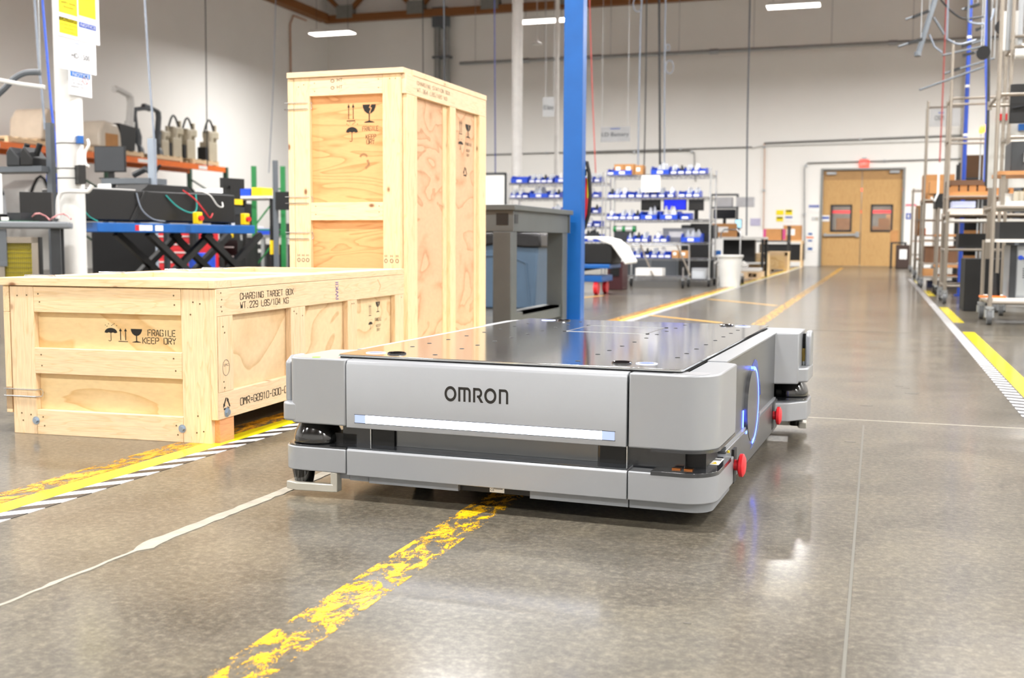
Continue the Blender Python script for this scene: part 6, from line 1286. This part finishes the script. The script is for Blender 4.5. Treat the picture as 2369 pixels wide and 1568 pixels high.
# second cart
c2 = on_z(2185, 703); X2, Y2 = c2.x, c2.y+.05; z2 = lambda py, px=2230: Zat(px, py, Y2)
tube_cart('second tube-frame cart, with triangular leg brace', X2, X2+1.2, Y2, Y2+.9, z2(495), [z2(662), z2(578), z2(497)], [(z2(500), osb), (z2(512), wsh)], r=.017)
o = MB().beam((X2+.75, Y2+.0, z2(665)), (X2+1.0, Y2-.0, z2(585)), .03).build('brace_bar', alu); tag(o, 'slanted metal brace bar between the rails of the second cart', 'brace')
rbox('black equipment case on the middle rail of the second cart', 'equipment_case', 'case', 2218, 534, 2330, 568, Y2+.3, .5, z2(578)+.018, black)
ztb = z2(500)+.026
rbox('thick stack of white-grey papers on the second cart', 'paper_stack', 'papers', 2202, 465, 2257, 480, Y2+.2, .3, ztb+.07, mat('lilac_stack', '#a8aec8', .6)); 
rbox('white boards lying flat on top of the second cart', 'laminate_board', 'board', 2198, 482, 2330, 494, Y2+.1, .5, ztb, wsh)
# tall frame of second row
XT, YT = on_y(2192, 600, Y2+.5).x, Y2+1.0; z3 = lambda py: Zat(2200, py, YT)
tube_cart('tall slim tube rack with top crossbars behind the second cart', XT, XT+1.05, YT, YT+.6, z3(95), [z3(228), z3(322), z3(455)], [(z3(457), osb)], tall={0: z3(95), 1: z3(228), 2: z3(228), 3: z3(160)}, r=.017)
zq = z3(457)+.026
rbox('low dark box lined with brown dividers on the slim tube rack', 'divider_box', 'box', 2152, 415, 2235, 452, YT-.15, .3, zq, mat('card_dark', '#7a563a', .8)) if 0 else None
t = thing('carton_row', 'open brown carton with tall dividers on the slim tube rack', 'box', (XT+.02, YT+.1, zq)); MB().box(0, .7, 0, .4, 0, .05).build('carton_base', card, t)
for k in range(7): MB().box(.02+k*.1, .1+k*.1, 0, .03, .05, z3(428)-zq).build('divider', card, t)
MB().box(-.02, .72, -.02, .42, z3(428)-zq, z3(416)-zq).build('carton_lid', mat('card_dark', '#5e4430', .8), t)
t = thing('yellow_tool', 'yellow and black hand tool with a cord on the slim tube rack', 'tool', (XT+.86, YT+.2, zq)); MB().box(-.1, .1, 0, .08, 0, .05).beam((.0, .04, .05), (.16, .04, .13), .05).build('tool_body', yel, t); MB().tube([(-.1, .04, .03), (-.2, -.12, .06), (-.22, -.16, -.1), (-.12, -.16, -.22), (.1, -.16, -.24)], .01, 6).build('power_cord', black, t)
# third (farther) carts with boxes
c3 = on_z(2130, 665); X3, Y3 = c3.x, c3.y; z4 = lambda py, px=2150: Zat(px, py, Y3)
tube_cart('third tube cart loaded with cartons, right of the aisle', X3, X3+1.2, Y3, Y3+1.0, z4(252), [z4(640), z4(610), z4(555), z4(463)], [(z4(641), osb), (z4(612), wsh), (z4(465), osb)], r=.016, tall={1: z4(460), 3: z4(460)})
zc = z4(465)+.026
cbox('large brown carton on top of the third tube cart', 2136, 380, 2209, 440, Y3+.45, .5, zc, lab=False)
cbox('brown carton with slots in front of the large one on the third cart', 2145, 446, 2195, 463, Y3+.05, .35, zc, lab=False, m=card)
zc2 = z4(612)+.026
cbox('dark brown carton on the middle board of the third cart', 2140, 568, 2215, 607, Y3+.1, .6, zc2, m=mat('card_dark_brown', '#6b4a32', .8), lab=False)  # the board of this carton is itself dark brown
cbox('orange carton low on the third cart beside its post', 2131, 622, 2160, 638, Y3+.02, .12, z4(641)+.026, m=card, lab=False)
o = MB().box(0, .62, 0, .4, 0, .09).build('storage_tote', mat('tote_navy', '#1b2348', .5), None, (X3+.1, Y3+.2, .001)); tag(o, 'dark blue tote on the floor under the third cart', 'tote')
rbox('black box hung on the side of the third cart', 'equipment_case', 'case', 2146, 478, 2200, 507, Y3-.35, .3, None, black) if 0 else None
t = thing('tube_cart', 'short tube cart with white hook handle beside the third cart', 'cart', (on_z(2150, 690).x+.12, 15.4, 0)); 
for x in (0, .55):
    for y in (0, .5): MB().cyl((x, y, .12), (x, y, 1.12), .018, 10).build('post', alu, t); caster(t, x, y, .12)
for z_ in (.35, .75): MB().box(-.02, .57, 0, .5, z_, z_+.03).build('shelf_board', osb, t)
MB().box(-.05, .6, -.02, .52, 1.12, 1.30).build('black_tray', black, t); MB().tube([(-.02, -.03, 1.55), (-.02, -.05, 1.3), (-.06, -.08, 1.2), (-.1, -.06, 1.25)], .014, 8).build('hook_handle', white, t)
cbox('brown carton with open dividers stacked over the black tray', 2150, 448, 2178, 478, 15.5, .4, 1.302, lab=False)
# far right aisle: desks near the door
t, zz = table('side_table', 'small dark table with a box, right of the double door', 2060, 560, 2098, 31.5, .6, dgrey, dgrey); cbox('small brown box on the small dark table right of the door', 2060, 532, 2078, 559, 31.6, .35, zz+.001, lab=False)
p = on_z(2085, 619); t = thing('waste_bin', 'dark brown bin with a white label under the small dark table', 'bin', (p.x, 30.8, 0)); MB().box(-.17, .17, 0, .35, 0, .62).build('bin_body', mat('bin_brown', '#3a2a24', .6), t, bevel=.02); MB().box(-.08, .1, -.003, 0, .25, .5).build('label_card', paper, t)
t = tube_cart('far tube rack with lit window, second from the double door', on_y(2108, 600, 27).x, on_y(2128, 600, 27).x+.3, 27, 27.8, Zat(2110, 440, 27), [.4, Zat(2110, 440, 27)], [(.7, osb)], r=.016)
t = tube_cart('far tube rack holding orange parts behind the third cart', on_y(2118, 600, 22.5).x, on_y(2118, 600, 22.5).x+.9, 22.5, 23.3, Zat(2125, 480, 22.5), [.35, 1.1], [(.35, osb), (.8, osb)], r=.016)
cbox('orange plastic tub on the far tube rack behind the third cart', 2123, 577, 2140, 592, 22.6, .3, .826, m=orange, lab=False, tape=False, name='plastic_tub', cat='tub'); cbox('tall brown carton on the far tube rack behind the third cart', 2117, 505, 2128, 572, 22.6, .3, .826, lab=False)
# OSM sign panel between posts
Ys = 18.9; X0, Xe, Z0, Z1 = rect(2151, 251, 2222, 292, Ys); t = thing('hanging_sign', 'grey OSM sign on a tube frame at the right', 'sign', (X0, Ys, Z0)); w, h = Xe-X0, Z1-Z0
MB().box(0, w, 0, .006, 0, h).build('sign_board', sg, t); text('sign_print', 'OSM', (w*.16, 0, h*.35), X_, Z_, NY, w*.3, h*.26, mat('sign_ink', '#3c3f44', .6), t, .002); MB().flat([R4(w*.28, w*.46, h*.74, h*.8)], (0, 0, 0), X_, Z_, NY, .002).build('small_logo', nb, t)
MB().cyl((-.03, 0, -Z0), (-.03, 0, h+.12), .018, 8).cyl((w+.05, 0, -Z0), (w+.05, 0, h+.08), .018, 8).cyl((-.03, 0, h+.02), (w+.05, 0, h+.02), .014, 8).build('sign_frame', alu, t)
# blue cable mast and cords, boom arms with black grips
cable('red cord hanging at the right, before the sign', [(2189, 0), (2186, 90), (2180, 240), (2174, 375)], 17, .012, cabr)
def mast(label, px0, pyt, px1, pyb, Z, r, m_, top=HW):
    b = at(px1, pyb, Z); x, y = b.x, b.y; t = thing('service_mast', label, 'pole', (x, y, 0)); MB().cyl((0, 0, 0), (0, 0, top), r, 12).build('pole', m_, t); MB().cyl((0, 0, 0), (0, 0, .02), r*2.5, 16).build('foot', m_, t)
    for z_ in (1.4, 2.0, 2.6, 3.2, 3.8): MB().cyl((0, 0, z_), (0, 0, z_+.03), r*1.15, 12).build('band', white, t)
    return t
mast('dark blue service mast wrapped with pale bands at the right', 2230, 0, 2226, 500, 14.0, .026, mat('mast_blue', '#1a3f9c', .4))
cable('blue and black cable bundle hanging in front of the right machine', [(2283, 0), (2281, 150), (2283, 260), (2278, 420)], 11.5, .014, cabb)
cable('thin black cable beside the blue bundle at the right', [(2288, 0), (2287, 150), (2286, 260), (2281, 430)], 11.4, .016, mat('cable_charcoal', '#2b2d30', .6))
# ceiling gantry: slanting bar and several thin rods with black grips
Zg = 13.0
t = thing('gantry_frame', 'grey slanting gantry bar with clamps high at the right', 'gantry', (0, 0, 0)); MB().beam(at(2169, -20, Zg), at(2123, 128, Zg), .045).build('slanting_bar', greyp, t); MB().beam(at(2169, -20, Zg), Vector((at(2169, -20, Zg).x, at(2169, -20, Zg).y, HW)), .04).build('ceiling_bar', greyp, t); MB().tube([at(2123, 120, Zg), at(2123, 130, Zg)], .04, 8).build('end_knob', greyp, t)
MB().tube([at(2160, 40, Zg), at(2180, 72, Zg), at(2184, 80, Zg)], .015, 6).build('link', greyp, t); MB().tube([at(2150, 80, Zg), at(2162, 108, Zg), at(2180, 122, Zg)], .01, 6).build('hanging_wire', cabg, t)
specs = [((2078, 108), (2130, 91), (2102, 100), (2132, 91)), ((2095, 45), (2150, 25), (2112, 40), (2147, 26)), ((2127, 208), (2290, 150), None, None), ((2185, 170), (2300, 135), (2199, 165), (2219, 159)), ((2180, 128), (2270, 108), None, None), ((2225, 22), (2262, 8), (2232, 20), (2265, 10)), ((2225, 108), (2285, 90), (2226, 107), (2246, 101)), ((2228, 130), (2270, 116), (2229, 128), (2252, 122)), ((2258, 69), (2282, 60), (2259, 69), (2282, 61))]
NMS = ['lowest left', 'upper left', 'long bare', 'gripped, left of the blue mast', 'short bare', 'topmost near the blue mast', 'black gripped beside the blue mast', 'lower black gripped beside the blue mast', 'short black gripped by the cable bundle']
for i, (a_, b_, g0, g1) in enumerate(specs):
    Z_g = 12.5+.15*i; t = thing('support_rod', NMS[i]+' slanted rod of the overhead arm rack', 'rod', (0, 0, 0)); MB().cyl(at(*a_, Z_g), at(*b_, Z_g), .012, 8).build('rod', greyp, t)
    if g0: MB().beam(at(*g0, Z_g), at(*g1, Z_g), .05, .035).build('grip', black, t)
    e = at(*b_, Z_g); MB().cyl(e, (e.x, e.y, HW), .005, 5).build('hanging_wire', steel, t)
for i, (q, lab) in enumerate((([(2177, 0), (2200, 25), (2230, 43), (2278, 38)], 'upper drooping black cable by the blue mast'), ([(2240, 50), (2262, 55), (2290, 50), (2300, 20)], 'lower drooping grey cable by the blue mast'), ([(2190, 90), (2215, 102), (2240, 98), (2258, 92)], 'short drooping cable left of the cable bundle'))):
    cable(lab, q, 12.3, .011, cabg if i else cabk, top=True)
for i, (px, py, lab) in enumerate(((2318, 62, 'round black disc reel high at the right edge'), (2275, 122, 'round black disc behind the cable bundle'))):
    p = at(px, py, 11); t = thing('cable_reel', lab, 'reel', (p.x, p.y, p.z)); MB().cyl((0, -.03, 0), (0, .03, 0), .065, 20).build('disc', black, t); MB().cyl((0, 0, .06), (0, 0, HW-p.z), .006, 6).build('hanging_rod', steel, t)
# tall tube machine frame at the right edge with white ducts
Yf = Y1+1.3; zf = lambda py: Zat(2340, py, Yf); Xf = on_y(2338, 200, Yf).x
tube_cart('tall back frame with many crossbars behind the nearest cart', Xf, Xf+1.4, Yf, Yf+.5, 3.6, [zf(108), zf(85), zf(212), zf(318)], [], r=.016, cast=.12)
t = thing('white_duct', 'white horizontal tube on the tall back frame at the right edge', 'duct', (Xf, Yf-.05, zf(127))); MB().cyl((0.02, 0, 0), (1.38, 0, 0), .045, 16).build('duct_tube', white, t)
for k, px in enumerate((2318, 2330, 2345, 2356)): x = on_y(px, 150, Yf+.1).x; MB().box(x-Xf-.02, x-Xf+.02, .1, .15, .05, .4+.25*(k % 2)).build('cylinder_column', (white, steel, white, steel)[k], t)
t = thing('sensor_panel', 'pale machine panel with red and blue fittings behind the nearest cart', 'machine', (on_y(2290, 300, Yf).x, Yf+.62, 0)); MB().box(.05, 1.1, 0, .03, 1.2, 2.0).build('panel', mat('panel_grey', '#c9c9c4', .5), t)
for i, (x, z_, m_) in enumerate(((.12, 1.9, redp), (.3, 1.8, bluep), (.5, 1.9, black), (.7, 1.75, steel), (.25, 1.6, yel), (.6, 1.5, redp), (.85, 1.62, black))): MB().box(x, x+.09, -.05, 0, z_-.06, z_).build('fitting', m_, t)
MB().box(.06, .1, -.0, .04, 0, 1.2).box(1.04, 1.08, 0, .04, 0, 1.2).build('panel_leg', alu, t)
for i, px in enumerate((2270, 2279)): p = at(px, 308-3*i, 13.5); t = thing('indicator_lamp', ('left' if i == 0 else 'right')+' of two small glowing orange lamps at the right', 'indicator light', (p.x, p.y, p.z)); MB().lathe([(.02, 0), (.028, .03), (.02, .07), (.006, .09)], (0, 0, 0), 12).build('lamp_dome', mat('orange_glow', '#ffb040', .4, emit=5, ecol='#ff9a20'), t); MB().cyl((0, 0, -p.z+.0), (0, 0, 0), .01, 6).build('lamp_post', steel, t)
# dark machine blocks below the nearest cart, seen behind
rbox('black tall machine block standing behind the nearest cart', 'machine_block', 'machine', 2232, 568, 2330, 690, Y1+1.9, .6, 0.001, mat('matt_black', '#0c0c0d', .7))
# ================================================================== MORE OF THE CLUTTER
dkm = mat('machine_black', '#101112', .6); brown2 = mat('card_brown', '#9a6f45', .85); dbrown = mat('card_deep_brown', '#5c432e', .85)
def blk(label, name, cat, px0, py0, px1, py1, Y, d, m, z=None, parts=()):
    X0, X1, Z0, Z1 = rect(px0, py0, px1, py1, Y); zb = Z0 if z is None else z; w, h = (X1-X0)/2, Z1-zb
    t = thing(name, label, cat, ((X0+X1)/2, Y, zb)); MB().box(-w, w, 0, d, 0, h).build('body', m, t, bevel=.008)
    for nm, u0, u1, v0, v1, mm in parts: MB().box(-w+2*w*u0, -w+2*w*u1, -.008, 0, h*v0, h*v1).build(nm, mm, t)
    return t
# right: machines and shelving behind the carts
Yr = 16.6
t = thing('steel_shelving', 'dark steel shelving full of cartons behind the tube carts', 'shelf', (on_y(2216, 500, 20).x, 20.0, 0)); W_ = 3.4
for x in (0, W_/2, W_):
    for y in (0, .55): MB().box(x-.02, x+.02, y-.02, y+.02, 0, 2.0).build('upright', dgrey, t)
for z in (.1, .65, 1.2, 1.75): MB().box(0, W_, 0, .55, z-.03, z).build('shelf_board', dgrey, t)
MB().box(0, W_, .56, .57, 0, 1.8).build('back_sheet', dgrey, t)
k_ = 0; lvn = {.1: 'bottom', .65: 'second', 1.2: 'third', 1.75: 'top'}
random.seed(21)
for z in (.1, .65, 1.2, 1.75):
    x = .06; i_ = 0
    while x < W_-.4:
        w = random.uniform(.28, .46); h = random.uniform(.22, .42); c_ = (card, brown2, dbrown, dkm)[k_ % 4]
        if x < W_/2-.03 < x+w: x = W_/2+.03
        carton(f'{("tan", "brown", "deep brown", "black")[k_ % 4]} box, {NTH[i_]} from the left on the {lvn[z]} board of the dark steel shelving', t.location.x+x+w/2, 20.05, z+.001, w, .4, h, m=c_, tape=False, lab=k_ % 3 == 0, group=None)
        x += w+.04; k_ += 1; i_ += 1
blk('tall black machine enclosure with a small window behind the second cart', 'machine_enclosure', 'machine', 2268, 560, 2345, 690, 16.2, .8, dkm, .001, (('door_panel', .06, .94, .05, .9, black), ('handle', .8, .86, .4, .6, steel)))
blk('grey machine cabinet with a vented front far behind the carts', 'machine_cabinet', 'cabinet', 2290, 400, 2420, 560, 18.9, .5, greyp, .001, (('vent_panel', .1, .5, .75, .85, black), ('door_panel', .55, .95, .1, .9, dgrey)))
# left: more on and under the benches
Yl = 13.6
for i, (a_, b_, c_, d_, m_, lab) in enumerate(((562, 590, 522, 542, white, 'white storage case left on the dark bench by the tall crate'), (596, 625, 528, 542, binblue, 'flat blue case on the dark bench by the tall crate'), (632, 655, 515, 542, dgrey, 'dark grey device right on the dark bench by the tall crate'))):
    X0, X1, Z0, Z1 = rect(a_, c_, b_, d_, Yl+.15); o = MB().box((X0-X1)/2, (X1-X0)/2, 0, .25, 0, Z1-Z0).build('storage_case', m_, None, ((X0+X1)/2, Yl+.15, bench_top_z+.002), bevel=.006); tag(o, lab, 'case')
blk('black machine base under the dark bench by the tall crate', 'sealed_machine', 'machine', 575, 565, 655, 620, Yl+.75, .35, dkm, .001, (('name_strip', .1, .5, .8, .88, white), ('knob', .7, .76, .6, .7, steel)))
blk('black shelving unit with yellow and green parts left of the dark bench', 'parts_shelf', 'shelf', 520, 470, 560, 620, 16.5, .4, dkm, .001, (('label_strip', .1, .9, .8, .83, paper), ('yellow_tray', .1, .5, .55, .62, yel), ('green_tray', .55, .9, .3, .38, green)))
cbox('open brown carton on the floor seen under the lift table, left of the red chest', 300, 585, 330, 615, at(330, 600, 13).y, .3, .001, lab=False, tape=False)
cbox('small tan carton on the floor seen between the lift table legs', 392, 592, 425, 612, at(400, 600, 12.6).y, .25, .001, lab=False, tape=False)
blk('blue plastic crate on the floor behind the lift table legs', 'plastic_crate', 'crate', 436, 585, 470, 612, at(450, 600, 12.4).y, .25, binblue, .001)
# grey wall cabinet and screens between the racks of the left wall
Yw = 19.0
# machine heads and screens on the left bench shelf (light and dark parts)
# middle: rolls and blocks on the wire racks
p = on_y(1418, 524, YB_+.1); t = thing('pipe_roll', 'white tube with green end caps lying on the fourth shelf of the right wire rack', 'tube', (p.x, YB_+.15, lv['4']+.20)); MB().cyl((0, 0, 0), (.33, 0, 0), .045, 16).build('tube', white, t)
for x in (0, .14, .30): MB().cyl((x, 0, 0), (x+.05, 0, 0), .049, 16).build('green_band', mat('band_green', '#1f8a4a', .4), t)
MB().box(.02, .30, -.05, .05, -.197, -.045).build('support_box', dgrey, t)
blk('clear plastic box stack on the lowest shelf of the right wire rack', 'parts_box', 'box', 1600, 620, 1632, 643, YB_+.1, .3, bagm, lv['6']+.004)
blk('black device standing behind the bins, third shelf of the right wire rack', 'instrument', 'instrument', 1597, 517, 1640, 557, YB_+.35, .2, black, lv['4']+.004)
Yk = 20.3
blk('tall dark equipment cabinet behind the right wire rack', 'machine_cabinet', 'cabinet', 1575, 520, 1650, 640, Yk, .6, dgrey, .001, (('door_panel', .05, .95, .05, .95, black),))
blk('grey storage cabinet behind the low wire cart', 'machine_cabinet', 'cabinet', 1440, 590, 1570, 645, Yk+.2, .6, mat('cabinet_light', '#7f8589', .5), .001, (('drawer', .03, .48, .1, .9, greyp), ('drawer', .52, .97, .1, .9, greyp)))
blk('low dark motor unit beside the lift cart under the racks', 'motor_unit', 'machine', 1405, 606, 1440, 650, 15.0, .35, mat('dark_red_machine', '#3a1418', .5), .001, (('vent_panel', .2, .8, .5, .8, black),))
blk('dark tool cabinet behind the left wire rack', 'machine_cabinet', 'cabinet', 1250, 560, 1300, 640, 20.5, .5, dkm, .001, (('door_panel', .1, .9, .1, .9, dgrey),))
# notices on the far right wall and windows of light
wall_sign('white information board on the wall between the right racks', 2235, 395, 2262, 440, paper, bands=[(.1, .9, .8, .9, nb)])
